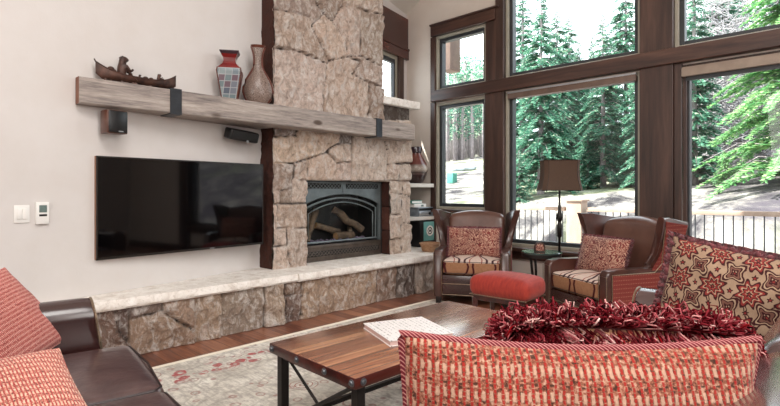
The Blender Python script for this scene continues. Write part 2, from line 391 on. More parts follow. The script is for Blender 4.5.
def kilim(name, s=1.0, bg='cdb08c', dk='4b2022', rd='a63a34', md='8a5a4c', off=(0,0,0)):
    """rows of eight-petalled flowers and hooked diamonds on a pale ground, outlined in maroon"""
    t = NT(name); v = t.coord('Object', loc=off)
    vw = t.vm('ADD', v, t.vm('MULTIPLY', t.vm('SUBTRACT', t.noise(v, 12/s, 3, .6, 0, True), (.5,.5,.5)), (.035*s,0,.035*s)))
    x, y, z = t.sep(vw); P = .155*s
    def cell(ox, oz, p):
        u = t.math('SUBTRACT', t.math('FRACT', t.math('DIVIDE', t.math('ADD', x, 10+ox), p)), .5)
        w = t.math('SUBTRACT', t.math('FRACT', t.math('DIVIDE', t.math('ADD', z, 10+oz), p*1.1)), .5); return u, w
    def flower(u, w, n, amp, ph=0.0):
        a = t.math('ARCTAN2', w, u); r = t.math('SQRT', t.math('ADD', t.math('MULTIPLY', u, u), t.math('MULTIPLY', w, w)))
        return t.math('MULTIPLY', r, t.math('MULTIPLY_ADD', t.math('COSINE', t.math('MULTIPLY_ADD', a, n, ph)), amp, 1.0))
    c = t.mix(t.math('MULTIPLY', t.noise(v, 26/s, 3, .6), .5), bg, md)
    # winding outline between the motifs
    u, w = cell(0, 0, P*2); wl = t.math('ABSOLUTE', t.math('SUBTRACT', w, t.math('MULTIPLY', t.math('SINE', t.math('MULTIPLY', u, 4*PI)), .17)))
    c = t.mix(t.ramp(t.math('ABSOLUTE', t.math('SUBTRACT', wl, .03)), [(.010,1.0),(.016,0.0)]), c, dk)
    u, w = cell(P*.5, P*.55, P); m = flower(u, w, 4, .28)
    c = t.mix(t.ramp(m, [(.27,1.0),(.28,0.0)]), c, t.ramp(m, [(0.0,bg),(.05,dk),(.09,md),(.15,dk),(.18,bg),(.22,dk),(1.0,dk)], 'CONSTANT'))
    u, w = cell(0, 0, P); m = flower(u, w, 8, .22)
    c = t.mix(t.ramp(m, [(.33,1.0),(.34,0.0)]), c, t.ramp(m, [(0.0,dk),(.04,bg),(.08,rd),(.15,dk),(.185,bg),(.22,rd),(.27,dk),(1.0,dk)], 'CONSTANT'))
    u, w = cell(P*.25, P*.3, P*.5); m = flower(u, w, 5, .3, .8)
    c = t.mix(t.ramp(m, [(.12,1.0),(.13,0.0)]), c, t.ramp(m, [(0.0,rd),(.05,dk),(1.0,dk)], 'CONSTANT'))
    # broad maroon diamonds breaking up the field
    u, w = cell(P, P*.4, P*4); dia = t.math('ADD', t.math('ABSOLUTE', u), t.math('ABSOLUTE', w))
    c = t.mix(t.math('MULTIPLY', t.ramp(dia, [(.13,1.0),(.135,0.0)]), .55), c, dk)
    c = t.mix(t.ramp(t.math('ABSOLUTE', t.math('SUBTRACT', dia, .14)), [(.006,1.0),(.009,0.0)]), c, bg)
    c = t.mix(t.math('MULTIPLY', t.noise(v, 300, 2, .6), .4), c, dk)
    t.P(color=c, rough=.9, spec=.1, sheen=.1); t.bump(t.noise(v, 260, 2, .5), .4, .003); return t.m
M_['kilim'] = kilim('cream_and_maroon_medallion_weave', .95, 'b39a80', '3c1a1c', '8e3430', '7a5548')
def scroll():
    t = NT('maroon_scroll_weave'); v = t.coord('Object'); n = t.noise(v, 13, 2, .5, .6)
    w = t.math('SINE', t.math('MULTIPLY', n, 75)); n2 = t.noise(v, 4, 3, .5)
    c = t.mix(t.ramp(n2, [(.4,0.0),(.6,1.0)]), '5e2226', '84403a')
    c = t.mix(t.ramp(w, [(.0,0.0),(.5,1.0)]), c, 'bb9480'); c = t.mix(t.ramp(t.vor(v, 30), [(.16,1.0),(.22,0.0)]), c, '43181c')
    t.P(color=c, rough=.85, spec=.15, sheen=.2); t.bump(w, .2, .002); return t.m
M_['kilim_small'] = scroll()
M_['kilim_peach'] = kilim('peach_medallion_weave', .75, 'd8a57f', '5b2425', 'b0463a', '8b4a3e', (.06,0,.03))
def cord(name, a, b, s=300):
    t = NT(name); v = t.coord('Object'); x, y, z = t.sep(v)
    w = t.math('SINE', t.math('MULTIPLY', t.math('ADD', t.math('ADD', x, y), z), s))
    c = t.mix(t.ramp(w, [(.35,0.0),(.6,1.0)]), a, b); t.P(color=c, rough=.9, spec=.1); return t.m
M_['cord'] = cord('red_and_cream_twisted_cord', '6e2630', 'b9857f', 800)
M_['ruffle'] = pm('maroon_ruffle_trim', '451a21', '7a3e42', 45, .9, .4, 200, sheen=.3)
def fringe():
    t = NT('maroon_loop_fringe'); a = t.attr('Col'); t.P(color=a, rough=.95, spec=.03); return t.m
M_['fringe'] = fringe()
def seatpat():
    t = NT('cream_medallion_seat_fabric'); v = t.coord('Object'); x, y, z = t.sep(v)
    fx = t.math('ABSOLUTE', t.math('SUBTRACT', t.math('MULTIPLY', t.math('FRACT', t.math('DIVIDE', t.math('ADD', x, 10.0), .30)), .30), .15))
    cv = t.math('MULTIPLY_ADD', t.math('SINE', t.math('MULTIPLY', y, 13)), .045, .075)
    l = t.ramp(t.math('ABSOLUTE', t.math('SUBTRACT', fx, cv)), [(.009,1.0),(.015,0.0)])
    l2 = t.ramp(t.math('ABSOLUTE', t.math('SUBTRACT', fx, t.math('MULTIPLY', cv, .55))), [(.004,1.0),(.008,0.0)])
    c = t.mix(t.noise(v, 40, 3, .6), 'd9c8bc', 'c4a99a'); c = t.mix(l, c, '45222a'); c = t.mix(l2, c, '9a5348')
    t.P(color=c, rough=.85, spec=.15); return t.m
def seatband():
    t = NT('orange_medallion_boxing'); v = t.coord('Object'); x, y, z = t.sep(v)
    fx = t.math('ABSOLUTE', t.math('SUBTRACT', t.math('MULTIPLY', t.math('FRACT', t.math('DIVIDE', t.math('ADD', t.math('ADD', x, y), 9.85), .30)), .30), .15))
    zz = t.math('ABSOLUTE', t.math('SUBTRACT', z, .43))
    cv = t.math('MULTIPLY_ADD', zz, .22, .024)
    l = t.ramp(t.math('ABSOLUTE', t.math('SUBTRACT', fx, cv)), [(.009,1.0),(.013,0.0)])
    c = t.mix(t.noise(v, 60, 3, .6), '855a3e', 'a87e62'); c = t.mix(l, c, '45161c')
    t.P(color=c, rough=.85, spec=.15); return t.m
M_['seat_top'] = seatpat(); M_['seat_band'] = seatband()
M_['velvet'] = pm('red_velvet', '8a1f16', 'a3301f', 14, .7, .15, 120, sheen=.12, stretch=(4,1,1))
M_['black'] = pm('black_plastic', '0e0e10', '141416', 10, .35)
M_['speaker'] = pm('dark_brown_speaker_box', '4a281b', '5c3424', 9, .35, coat=.2)
M_['screen'] = pm('dark_tv_screen', '040405', '040405', 5, .05, spec=.5, coat=0)
M_['bezel'] = pm('tv_bezel', '17120f', '1d1713', 5, .3)
M_['copper'] = pm('bronze_tv_side', '9a7058', '86604a', 6, .35, metal=.5)
M_['white'] = pm('white_plastic', 'eceae6', 'e6e4e0', 5, .4)
M_['lcd'] = pm('grey_lcd', '6f807c', '5f706c', 40, .3)
M_['silver'] = pm('silver_metal', 'b9bcc0', 'a9acb0', 10, .3, metal=.7)
M_['bronze_fig'] = pm('dark_bronze', '2a1c18', '573a2f', 14, .42, .4, 50, metal=.35)
M_['shade_fab'] = pm('brown_linen_shade', '4a372c', '584334', 90, .85, .3, 200, stretch=(1,1,3))
M_['stereo'] = pm('grey_stereo', '8c949c', '767e86', 10, .35, metal=.3)
M_['teal'] = pm('teal_panel', '6fa9a6', '5c9794', 12, .5)
M_['teal_book'] = pm('teal_green_cover', '4f9488', '458678', 12, .6)
M_['wicker'] = pm('tan_wicker', 'b48d6f', '96704f', 30, .8, .5, 90, stretch=(1,1,4))
M_['shelf'] = pm('pale_shelf_edge', 'd8d2ca', 'cfc8c0', 8, .5)
M_['table_glass'] = pm('dark_green_tabletop', '2f3a38', '3c4a46', 5, .12, coat=.5)
M_['conc'] = pm('sunlit_gravel', 'c4bdb3', 'd6d0c8', 4, .9)
M_['vase_dark'] = pm('dark_plum_rim', '2a1a20', '3a2630', 8, .3, coat=.4)
def mosaic():
    t = NT('blue_grey_mosaic_tiles'); v = t.coord('Object', (1,1,1)); x, y, z = t.sep(v)
    q = t.vm('MULTIPLY', t.comb(t.math('ADD', x, t.math('MULTIPLY', y, 1.0)), 0.0, z), (17,17,17))
    fl = t.vm('FLOOR', q, q); wn = t.n.new('ShaderNodeTexWhiteNoise'); t.link(fl, wn.inputs['Vector'])
    c = t.ramp(wn.outputs[0], [(0.0,'4a5260'),(.2,'5f7074'),(.4,'676c77'),(.55,'7d898b'),(.7,'604a55'),(.85,'6c7a82'),(1.0,'525a66')], 'CONSTANT')
    fx, fy, fz = t.sep(t.vm('FRACTION', q, q))
    g = t.math('MINIMUM', t.math('MINIMUM', fx, t.math('SUBTRACT', 1.0, fx)), t.math('MINIMUM', fz, t.math('SUBTRACT', 1.0, fz)))
    c = t.mix(t.ramp(g, [(.04,1.0),(.07,0.0)]), c, '9a9c9e'); t.P(color=c, rough=.25, coat=.4); return t.m
M_['mosaic'] = mosaic()
M_['vase_red'] = pm('red_lacquer', '7e1717', '621212', 6, .2, coat=.6)
M_['vase_brown'] = pm('maroon_brown_glaze', '4a2019', '63301f', 6, .3, coat=.4)
def crackle():
    t = NT('crackle_wood_vase'); v = t.coord('Object', (1,1,1)); x,y,z = t.sep(v)
    n = t.vor(t.coord('Object',(1.6,1.6,.7)), 90, 'DISTANCE_TO_EDGE'); c = t.ramp(n, [(.03,'46302b'),(.10,'7f6b60'),(.4,'9c8a7e')])
    t.P(color=c, rough=.45, coat=.2); t.bump(n, .3, .003); return t.m
M_['crackle'] = crackle()
def potbands():
    t = NT('banded_dark_red_pottery'); v = t.coord('Object'); x,y,z = t.sep(v)
    c = t.ramp(t.math('MULTIPLY', z, 1.8), [(0.0,'241517'),(.22,'2b191b'),(.24,'7a6660'),(.27,'2b191b'),(.36,'c8bcae'),(.47,'8a7a70'),(.5,'6d3128'),(.75,'7a3a2e'),(.82,'1d1518')])
    dots = t.ramp(t.vor(v, 50), [(.3,0.0),(.4,1.0)]); c = t.mix(t.math('MULTIPLY', dots, .35), c, '40241f')
    t.P(color=c, rough=.35, coat=.3); return t.m
M_['pot'] = potbands()
def paper():
    t = NT('printed_book_cover'); v = t.coord('Object'); x,y,z = t.sep(v)
    q = t.vm('MULTIPLY', v, (85,45,1)); n = t.noise(q, 1, 2, .5)
    rows = t.ramp(t.math('SINE', t.math('MULTIPLY', y, 2*PI/.026)), [(.5,0.0),(.62,1.0)])
    m = t.math('MULTIPLY', t.ramp(n, [(.5,0.0),(.56,1.0)]), rows)
    c = t.mix(t.math('MULTIPLY', m, .8), 'e6e2e0', '77706f'); t.P(color=c, rough=.4); return t.m
M_['paper'] = paper(); M_['pages'] = pm('pinkish_page_edges', 'd3b6ae', 'c4a39c', 60, .8, stretch=(1,1,30))
def bark(name, a, b):
    return pm(name, a, b, 8, .95, .6, 30, stretch=(1,1,.3))
M_['log'] = pm('ceramic_log_bark', '3d3028', '6e5a48', 12, .9, .6, 40)
M_['logend'] = pm('cut_log_end', '94704f', '82603f', 20, .8)
M_['ember'] = pm('ash_and_embers', '3a3440', '8a7a92', 40, .9, .6, 60)
M_['firebox'] = pm('black_firebox', '121213', '1b1b1c', 6, .6)
M_['insert'] = pm('grey_cast_iron_face', '707a7c', '626b6d', 10, .38, metal=.35)
M_['insert_low'] = pm('bronze_black_grille', '5c5149', '4a413a', 10, .4, metal=.35)
M_['deck'] = pm('sun_bleached_deck_boards', 'c9c2ba', 'b5aea6', 6, .7, stretch=(.3,6,1))
M_['railw'] = pm('weathered_railing_wood', '8f7a6c', 'a38d7e', 6, .7, stretch=(1,1,.3))
def needles(name, a, b, c):
    t = NT(name); at_ = t.attr('Col'); x, y, z = t.sep(at_)
    col = t.ramp(x, [(0.0,a),(.5,b),(1.0,c)])  # ramp ends paint shade and sun highlights into the needles
    t.P(color=col, rough=.6, spec=.3)
    tl = t.n.new('ShaderNodeBsdfTranslucent'); t.link(col, tl.inputs[0]); mx = t.n.new('ShaderNodeMixShader'); mx.inputs[0].default_value = .45
    t.link(t.bs.outputs[0], mx.inputs[1]); t.link(tl.outputs[0], mx.inputs[2]); t.link(mx.outputs[0], t.out.inputs[0]); return t.m
M_['needle'] = needles('blue_green_needles', '2f6a56', '84b89a', 'eef6d8')
M_['needle_lime'] = needles('lime_green_needles', '5d9a62', 'a9cb8c', 'eef2c8')
M_['bark'] = bark('grey_brown_bark', '7d7274', 'a39a9a')
M_['brush'] = pm('dead_grey_branches', '7f7c7e', 'a5a1a3', 20, .9)
def terrain():
    t = NT('forest_floor_painted_shade'); v = t.coord('Object')
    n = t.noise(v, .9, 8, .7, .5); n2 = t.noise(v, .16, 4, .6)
    c = t.ramp(n, [(.40,'2e2c2f'),(.47,'5a5757'),(.54,'8a847e'),(.64,'b8b2aa')])  # dark stops also paint shadow mottles onto the ground
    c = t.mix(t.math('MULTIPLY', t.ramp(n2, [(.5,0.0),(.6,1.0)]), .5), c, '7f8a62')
    x, y, z = t.sep(v); tree_shade = t.math('MULTIPLY', t.ramp(t.math('MULTIPLY_ADD', x, .1, .5), [(.22,0.0),(.34,1.0)]), t.ramp(t.noise(v, 1.6, 6, .7), [(.40,1.0),(.58,.45)]))
    c = t.mix(tree_shade, c, '4c474e')  # tree shade on the right slope, painted into the ground colour
    t.P(color=c, rough=.95, spec=.1); t.bump(n, .6, .2); return t.m
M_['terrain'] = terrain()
M_['rock'] = pm('blue_grey_boulder', '8d96a3', 'a9b0ba', 4, .9, .5, 12)
# ================================================================= ROOM SHELL
YW = 5.72                                   # inner face of the window wall
def ceil_z(x): return 3.97+.57*(x+5.17)
XR = 3.2; YB = -3.2                         # room reaches behind the camera
XRIDGE = 1.0
# floor
bm = NB(); box(bm, -6.2, XR, YB, YW+.05, -.12, 0); struct('floor', bm, M_['floor'], smooth=False)
# television wall (slightly angled in plan), with the small corner window
wdir = Vector((-.2, 1, 0)).normalized(); wn_ = Vector((1, .2, 0)).normalized()
def on_w(y, z, off=0.0):
    p = Vector((wall_x(y), y, z)); return p+wn_*off
bm = NB()
def wallpiece(bm, y0, y1, z0, z1, o0=-.12, o1=0.0, mi=0):
    vs = []
    for y in (y0, y1):
        for z in (z0, z1):
            for o in (o0, o1): vs.append(bm.verts.new(on_w(y, z, o)))
    for q in ((0,1,3,2),(4,6,7,5),(0,4,5,1),(2,3,7,6),(0,2,6,4),(1,5,7,3)):
        f = bm.faces.new([vs[i] for i in q]); f.material_index = mi
wy0, wy1, wz0, wz1 = 4.62, 5.45, 2.40, 3.26      # corner window opening
wallpiece(bm, YB-.1, wy0, 0, 4.9); wallpiece(bm, wy1, YW+.25, 0, 4.9)
wallpiece(bm, wy0, wy1, 0, wz0); wallpiece(bm, wy0, wy1, wz1, 4.9)
struct('wall_left', bm, M_['wall'], smooth=False)
w1 = thing('window_1', None, None); w1['kind'] = 'structure'
bm = NB()
for a, b, c, d in ((wy0,wy0+.05,wz0,wz1),(wy1-.05,wy1,wz0,wz1),(wy0+.05,wy1-.05,wz0,wz0+.05),(wy0+.05,wy1-.05,wz1-.05,wz1)): wallpiece(bm, a, b, c, d, -.08, .0)
struct('window_frame', bm, M_['sash'], w1, smooth=False)
bm = NB()
for a, b, c, d in ((wy0+.05,wy0+.11,wz0+.05,wz1-.05),(wy1-.08,wy1-.05,wz0+.05,wz1-.05),(wy0+.11,wy1-.08,wz0+.05,wz0+.10),(wy0+.11,wy1-.08,wz1-.11,wz1-.05)): wallpiece(bm, a, b, c, d, -.06, -.01)
struct('window_sash', bm, M_['sash_dark'], w1, smooth=False)
bm = NB(); wallpiece(bm, wy0+.11, wy1-.08, wz0+.10, wz1-.11, -.045, -.035); struct('window_pane', bm, M_['glass'], w1, smooth=False)
bm = NB(); wallpiece(bm, wy1, wy1+.13, wz0, 3.26, 0, .035); struct('window_casing', bm, M_['trim_z'], w1, smooth=False)
bm = NB(); wallpiece(bm, 4.42, YW, 3.26, 3.40, 0, .045); wallpiece(bm, 4.42, YW, 3.395, 3.425, 0, .06); struct('trim_1', bm, M_['dark_red_wood'], smooth=False)
bm = NB(); wallpiece(bm, 4.42, YW, 3.425, 3.89, 0, .03); struct('trim_2', bm, M_['dark_red_wood'], smooth=False)

# window wall
def xw(px, d=0.0): return WX(px, 5.72-d)
O = [(xw(436.5), xw(487)), (xw(506), xw(641.5)), (xw(675), .95)]       # openings in x
LOWZ = [(1.0, 2.53), (.555, 2.53), (.70-.15, 2.53)]
UPZ = [(2.70, 3.50), (2.70, 4.62), (2.70, 4.62)]
LOWX = [O[0], O[1], (xw(683), .95)]
bm = NB()
x_l = -5.45
xs = [x_l, O[0][0], O[0][1], O[1][0], O[1][1], O[2][0], O[2][1], XR]
T0, T1 = YW, YW+.22
for a, b in ((0,1),(2,3),(4,5),(6,7)): box(bm, xs[a], xs[b], T0, T1, 0, ceil_z(min(max(xs[a],xs[b]),XRIDGE))+.1 if a else 4.6)
for i, (a, b) in enumerate(O):
    box(bm, a, b, T0, T1, 0, LOWZ[i][0]); box(bm, a, b, T0, T1, LOWZ[i][1], UPZ[i][0]); box(bm, a, b, T0, T1, UPZ[i][1], 7.6 if i else 5.2)
struct('wall_back', bm, M_['wall_tan'], smooth=False)
wn = 2
def window(nm, x0, x1, z0, z1, jm='sash', s=.045):
    global wn
    w = thing('window_%d' % wn, None, None); w['kind'] = 'structure'; wn += 1
    j = .035
    bm = NB()
    for a, b, c, d in ((x0,x0+j,z0,z1),(x1-j,x1,z0,z1),(x0+j,x1-j,z0,z0+j),(x0+j,x1-j,z1-j,z1)): box(bm, a, b, YW-.01, YW+.16, c, d, .004)
    struct('window_jamb', bm, M_[jm], w, smooth=False)
    x0 += j; x1 -= j; z0 += j; z1 -= j; bm = NB()
    for a, b, c, d in ((x0,x0+s,z0,z1),(x1-s,x1,z0,z1),(x0+s,x1-s,z0,z0+s),(x0+s,x1-s,z1-s,z1)): box(bm, a, b, YW+.03, YW+.12, c, d, .004)
    struct('window_sash', bm, M_['sash_dark'], w, smooth=False)
    bm = NB(); box(bm, x0+s, x1-s, YW+.07, YW+.078, z0+s, z1-s); struct('window_pane', bm, M_['glass'], w, smooth=False)
    return w
for i in range(3):
    window('lower', LOWX[i][0], LOWX[i][1], *LOWZ[i], *(('trim_z', .018) if i == 2 else ())); window('upper', O[i][0], O[i][1], *UPZ[i])
# stained timber: posts, transom beam, sill, casings
tn = 3
def trim(x0, x1, y0, y1, z0, z1, m='trim_z', bev=.008):
    global tn
    bm = NB(); box(bm, x0, x1, y0, y1, z0, z1, bev); struct('trim_%d' % tn, bm, M_[m], smooth=False); tn += 1
trim(xw(430.3,.035), O[0][0], YW-.035, YW, .0, 2.55); trim(xw(430.3,.035), O[0][0], YW-.035, YW, 2.705, 3.50)
trim(O[0][1], O[1][0], YW-.06, YW, 0, 2.55); trim(O[0][1], xw(497.5), YW-.04, YW, 2.705, 3.50); trim(xw(497.5), O[1][0], YW-.06, YW, 2.705, 5.3)
trim(O[1][1], O[2][0], YW-.07, YW, 0, 2.55); trim(O[1][1], O[2][0], YW-.07, YW, 2.705, 6.2)
trim(O[2][0], LOWX[2][0], YW-.05, YW, 0, 2.55); trim(O[2][1], O[2][1]+.3, YW-.07, YW, 0, 6.2)
trim(xw(430.3,.10), O[2][1]+.3, YW-.10, YW, 2.545, 2.705, 'trim')                       # transom beam
trim(xw(430.3,.07), xw(497.5), YW-.07, YW, 3.50, 3.65, 'trim'); trim(xw(429,.09), xw(498,.09), YW-.09, YW, 3.645, 3.675, 'trim')
trim(O[0][1]+.0, O[2][1], YW-.11, YW, .50, .545, 'trim'); trim(O[0][1], O[2][1], YW-.04, YW, .40, .505, 'trim')
trim(xw(430.3), O[0][1], YW-.09, YW, .955, .995, 'trim')
bm = NB(); box(bm, xw(430.3), XR, YW-.03, YW, 0, .13, .006); struct('baseboard_back', bm, M_['trim'], smooth=False)
# ceiling
bm = NB()
def slabq(pts, t=.15):
    A = [bm.verts.new(p) for p in pts]; B = [bm.verts.new((p[0],p[1],p[2]+t)) for p in pts]
    bm.faces.new(A); bm.faces.new(B[::-1])
    for i in range(4): bm.faces.new((A[i],A[(i+1)%4],B[(i+1)%4],B[i]))
slabq([(-5.6,YB-.1,ceil_z(-5.6)),(XRIDGE,YB-.1,ceil_z(XRIDGE)),(XRIDGE,YW+.25,ceil_z(XRIDGE)),(-5.6,YW+.25,ceil_z(-5.6))])
slabq([(XRIDGE,YB-.1,ceil_z(XRIDGE)),(XR+.2,YB-.1,ceil_z(XRIDGE)-1.2),(XR+.2,YW+.25,ceil_z(XRIDGE)-1.2),(XRIDGE,YW+.25,ceil_z(XRIDGE))])
struct('ceiling', bm, M_['ceil'], smooth=False)
bm = NB(); box(bm, XR, XR+.15, YB-.1, YW+.25, 0, 7.2); struct('wall_right', bm, M_['wall'], smooth=False)
bm = NB(); box(bm, -4.6, XR+.15, YB-.15, YB, 0, 7.9); struct('wall_front', bm, M_['wall'], smooth=False)

# roller shade cassettes
r1 = thing('roller_shade', 'long taupe roller shade cassette across the top of the right window', 'window shade', (xw(683.5), YW-.035, 2.445))
L = .9-xw(683.5)
bm = NB(); prof = [(-.05,-.045),(-.05,.03),(-.035,.05),(.028,.05),(.028,-.045)]
prism(bm, prof, 'x', 0, L, .006); obj('cassette', bm, M_['shade'], r1)
bm = NB(); box(bm, .03, L-.03, .0, .018, -.085, -.045); obj('shade_hem', bm, M_['sash_dark'], r1, smooth=False)
r2 = thing('roller_shade', 'slim wood-toned roller shade at the top of the middle window behind the lamp', 'window shade', (O[1][0]+.045, YW-.01, 2.475))
L = O[1][1]-O[1][0]-.09
bm = NB(); prism(bm, [(-.03,-.035),(-.03,.03),(.025,.03),(.025,-.035)], 'x', 0, L, .006); obj('cassette', bm, M_['shade_wood'], r2)
bm = NB(); box(bm, 0, L, -.034, .02, .032, .05); obj('cassette_cap', bm, M_['silver'], r2, smooth=False)

# ================================================================= STONE FACES
def stone_col(col, bright, desat):
    c = lin(col)[:3]; m = sum(c)/3; c = [(x*desat+(1-desat)*m)*k for x, k in zip(c, (1.07,.985,.93))]
    k = min(bright, .86/max(c)); return tuple(x*k for x in c)+(1,)
def stone_face(bm, polys, u0, u1, v0, v1, step, mapper, hole=None, seed=0, base=.02, amp=.036, lcol=None, jd=.03, jw=.006, bright=1.8, desat=.3):
    """grid over (u,v) pushed out along the face by split-face relief; polys = [(pts, colour)]"""
    nu = int(round((u1-u0)/step)); nv = int(round((v1-v0)/step))
    U, V = np.meshgrid(np.linspace(u0,u1,nu+1), np.linspace(v0,v1,nv+1), indexing='ij')
    P = np.stack([U.ravel(), V.ravel()], 1); n = len(P)
    pid = np.full(n, -1); dist = np.zeros(n)
    for k, (pts, col) in enumerate(polys):
        q = np.array(pts, float); inside = np.zeros(n, bool); dmin = np.full(n, 1e9)
        for i in range(len(q)):
            a, b = q[i], q[(i+1)%len(q)]
            if abs(a[1]-b[1]) > 1e-12:
                c = ((a[1] > P[:,1]) != (b[1] > P[:,1])) & (P[:,0] < (b[0]-a[0])*(P[:,1]-a[1])/(b[1]-a[1])+a[0]); inside ^= c
            ab = b-a; t = np.clip(((P-a)@ab)/max(ab@ab,1e-12), 0, 1); dd = np.hypot(*(P-(a+t[:,None]*ab)).T); dmin = np.minimum(dmin, dd)
        new = inside & ((pid < 0)); pid[new] = k; dist[new] = dmin[new]
    rnd = random.Random(seed); info = []
    for pts, col in polys:
        q = np.array(pts); info.append((q.mean(0), rnd.uniform(0,.016), rnd.uniform(-.045,.045), rnd.uniform(-.045,.045), stone_col(col, bright, desat), rnd.uniform(0,50)))
    lay = bm.loops.layers.color.get('Col') or bm.loops.layers.color.new('Col')
    lj = bm.loops.layers.color.get('Joint') or bm.loops.layers.color.new('Joint')
    vs = []; cols = []; js = []
    for i in range(n):
        u, v = P[i]; k = pid[i]
        if k < 0: h = -jd+base; c = lin('4a3b32'); j = .75
        else:
            c0, b, tu, tv, c, so = info[k]; d = dist[i]
            wob = noise.noise((u*9, v*9, seed))*.003
            e = min(1, max(0, (d+wob-.002)/.016)); e = e*e*(3-2*e)
            f1 = noise.fractal((u*4.2+so, v*4.2, seed+so), .7, 2.1, 6)
            f2 = abs(noise.noise((u*7+so, v*5.5-so, seed)))+.45*abs(noise.noise((u*19+so, v*15-so, seed)))
            h = max(base-.016, base+b+tu*(u-c0[0])+tv*(v-c0[1])+amp*f1-amp*.9*f2)
            h = (base-jd)*(1-e)+h*e
            j = max(0, 1-(d+wob)/jw)*.9
        vs.append(bm.verts.new(mapper(u, v, h))); cols.append(c); js.append(j)
    W = nv+1
    for i in range(nu):
        for k in range(nv):
            a = i*W+k; q = (a, a+W, a+W+1, a+1)
            if hole:
                uc = (P[q[0]][0]+P[q[2]][0])/2; vc = (P[q[0]][1]+P[q[2]][1])/2
                if hole[0] < uc < hole[1] and hole[2] < vc < hole[3]: continue
            f = bm.faces.new([vs[t] for t in q]); 
            for lp, t in zip(f.loops, q): lp[lay] = cols[t]; lp[lj] = (js[t],)*3+(1,)
    for v in [v for v in vs if not v.link_faces]: bm.verts.remove(v)
    return bm
def colour_faces(bm, faces, col):
    lay = bm.loops.layers.color.get('Col') or bm.loops.layers.color.new('Col')
    lj = bm.loops.layers.color.get('Joint') or bm.loops.layers.color.new('Joint')
    for f in faces:
        for lp in f.loops: lp[lay] = lin(col); lp[lj] = (0,0,0,1)
XF = -4.38                                  # chimney front plane
def cf(pts, X=XF):
    out = []
    for px, py in pts:
        p = on_x(px, py, X); out.append((p.y, p.z))
    return out
upper = [
 ([(262,46.6),(297,51),(327,63.5),(325,82),(322,96),(324,130),(262,130)], 'b9aeaa'),
 ([(262,8),(290,12),(311,18),(312,27),(329,61),(327,63.5),(297,51),(262,46.6)], 'b3a494'),
 ([(262,-32),(308,-32),(315,2),(324,14),(311,26),(311,18),(290,12),(262,8)], 'aa9a92'),
 ([(308,-32),(340,-32),(343,4),(332,22),(324,14),(315,2)], 'a89684'),
 ([(311,26),(324,14),(332,22),(338,30),(345,42),(346,57),(329,61),(312,27)], 'c8b8a6'),
 ([(332,22),(343,4),(361,10),(360,56),(346,57),(345,42),(338,30)], 'b8aaa0'),
 ([(361,10),(390,17),(390,70),(360,56)], 'ad9d8a'),
 ([(340,-32),(390,-32),(390,17),(361,10),(343,4)], 'b5a696'),
 ([(329,61),(346,57),(360,62),(352,74),(369,83),(367,130),(324,130),(322,96),(325,82),(327,63.5)], 'b9a99a'),
 ([(346,57),(360,56),(390,70),(390,91),(369,83),(352,74),(360,62)], 'b2a396'),
 ([(369,83),(390,91),(390,130),(367,130)], 'aa9786'),
 ([(262,-90),(300,-90),(308,-32),(262,-32)], 'b0a090'), ([(300,-90),(345,-85),(340,-32),(308,-32)], 'b9ada4'),
 ([(345,-85),(390,-80),(390,-32),(340,-32)], 'a8978a'), ([(262,-200),(330,-200),(325,-87),(262,-90)], 'b5a698'), ([(330,-200),(390,-200),(390,-80),(325,-87)], 'ada092'),
]
lower = [
 ([(262,120),(296,120),(295.5,136),(262,137.5)], '97898c'),
 ([(262,137.5),(295.5,136),(297,131),(296,120),(341,120),(339,135),(338,143),(328,149),(324,153.5),(307,159),(293,163.5),(262,163.5)], 'c2b29c'),
 ([(341,120),(352,120),(351.5,144),(338,144),(339,135)], '8f8888'),
 ([(328,149.5),(338,144),(351.5,144),(351.5,162),(337,163),(328,153)], 'cbbfb0'),
 ([(307,159.5),(324,153.5),(328,153),(337,163),(337,181),(308,181)], 'bfae9c'),
 ([(337,163),(351.5,162),(351.5,181),(337,181)], 'b9aca4'),
 ([(352,120),(384,120),(384,139),(387,152),(387,182),(351.5,182)], 'd3cabe'),
 ([(293,163.5),(307,159.5),(308,181),(293,179)], 'b8a89a'),
 ([(262,163.5),(293,163.5),(292.5,189),(262,193)], 'a8968a'),
 ([(292.5,179),(309,181),(306,203),(292.5,203)], 'd8cfc6'),
 ([(262,193),(280,190),(280,204),(262,205)], 'b5a69a'), ([(280,190),(292.5,189),(292.5,203.5),(280,204)], 'a89888'),
 ([(276.5,204),(307,203.5),(307,228),(277,228)], 'b5a494'), ([(262,205),(276.5,204),(277,246),(262,248)], 'c3b6aa'),
 ([(277,228),(286.5,228),(287,246),(277,246)], 'c9beb4'), ([(286.5,228),(308,228),(308,268),(290,270),(287,246)], 'b3a497'),
 ([(262,248),(287,246),(291,280),(262,285)], 'bbada0'), ([(291,270),(308,268),(308,285),(291,285)], 'ab9d90'),
 ([(384,120),(420,120),(420,163.5),(404,163),(399,163.5),(387,164.5),(387,152),(384,139)], 'd6cdc2'),
 ([(387,164.5),(399,164),(398,181),(387,181)], 'cbbfb2'), ([(399,164),(420,163.5),(420,181.5),(398,181)], 'd9d2c8'),
 ([(387,181),(403,181),(402,194),(387,193)], 'cfc6ba'), ([(403,181),(420,181.5),(420,200),(402,194)], 'c6bbae'),
 ([(387,193),(402,194),(401,214),(387,216)], 'd8d0c6'), ([(402,194),(420,200),(420,226),(401,222)], 'd2c8bc'),
 ([(387,216),(401,214),(401,222),(400,238),(387,240)], 'c9beb0'), ([(401,222),(420,226),(420,262),(402,262),(400,238)], 'd5ccc1'), ([(387,240),(400,238),(402,270),(387,272)], 'cabcac'),
]
Yl, Yu, Yr = 2.815, 4.39, 4.895
IN_Y0, IN_Y1, IN_Z1 = 3.235, 4.505, 1.375
chim = thing('stone_chimney', 'pale split-face stone chimney rising behind the mantel over the fireplace', 'chimney', (-4.6, 3.6, .46))
def loc(o, P): 
    o.location = -Vector(P)
    return o
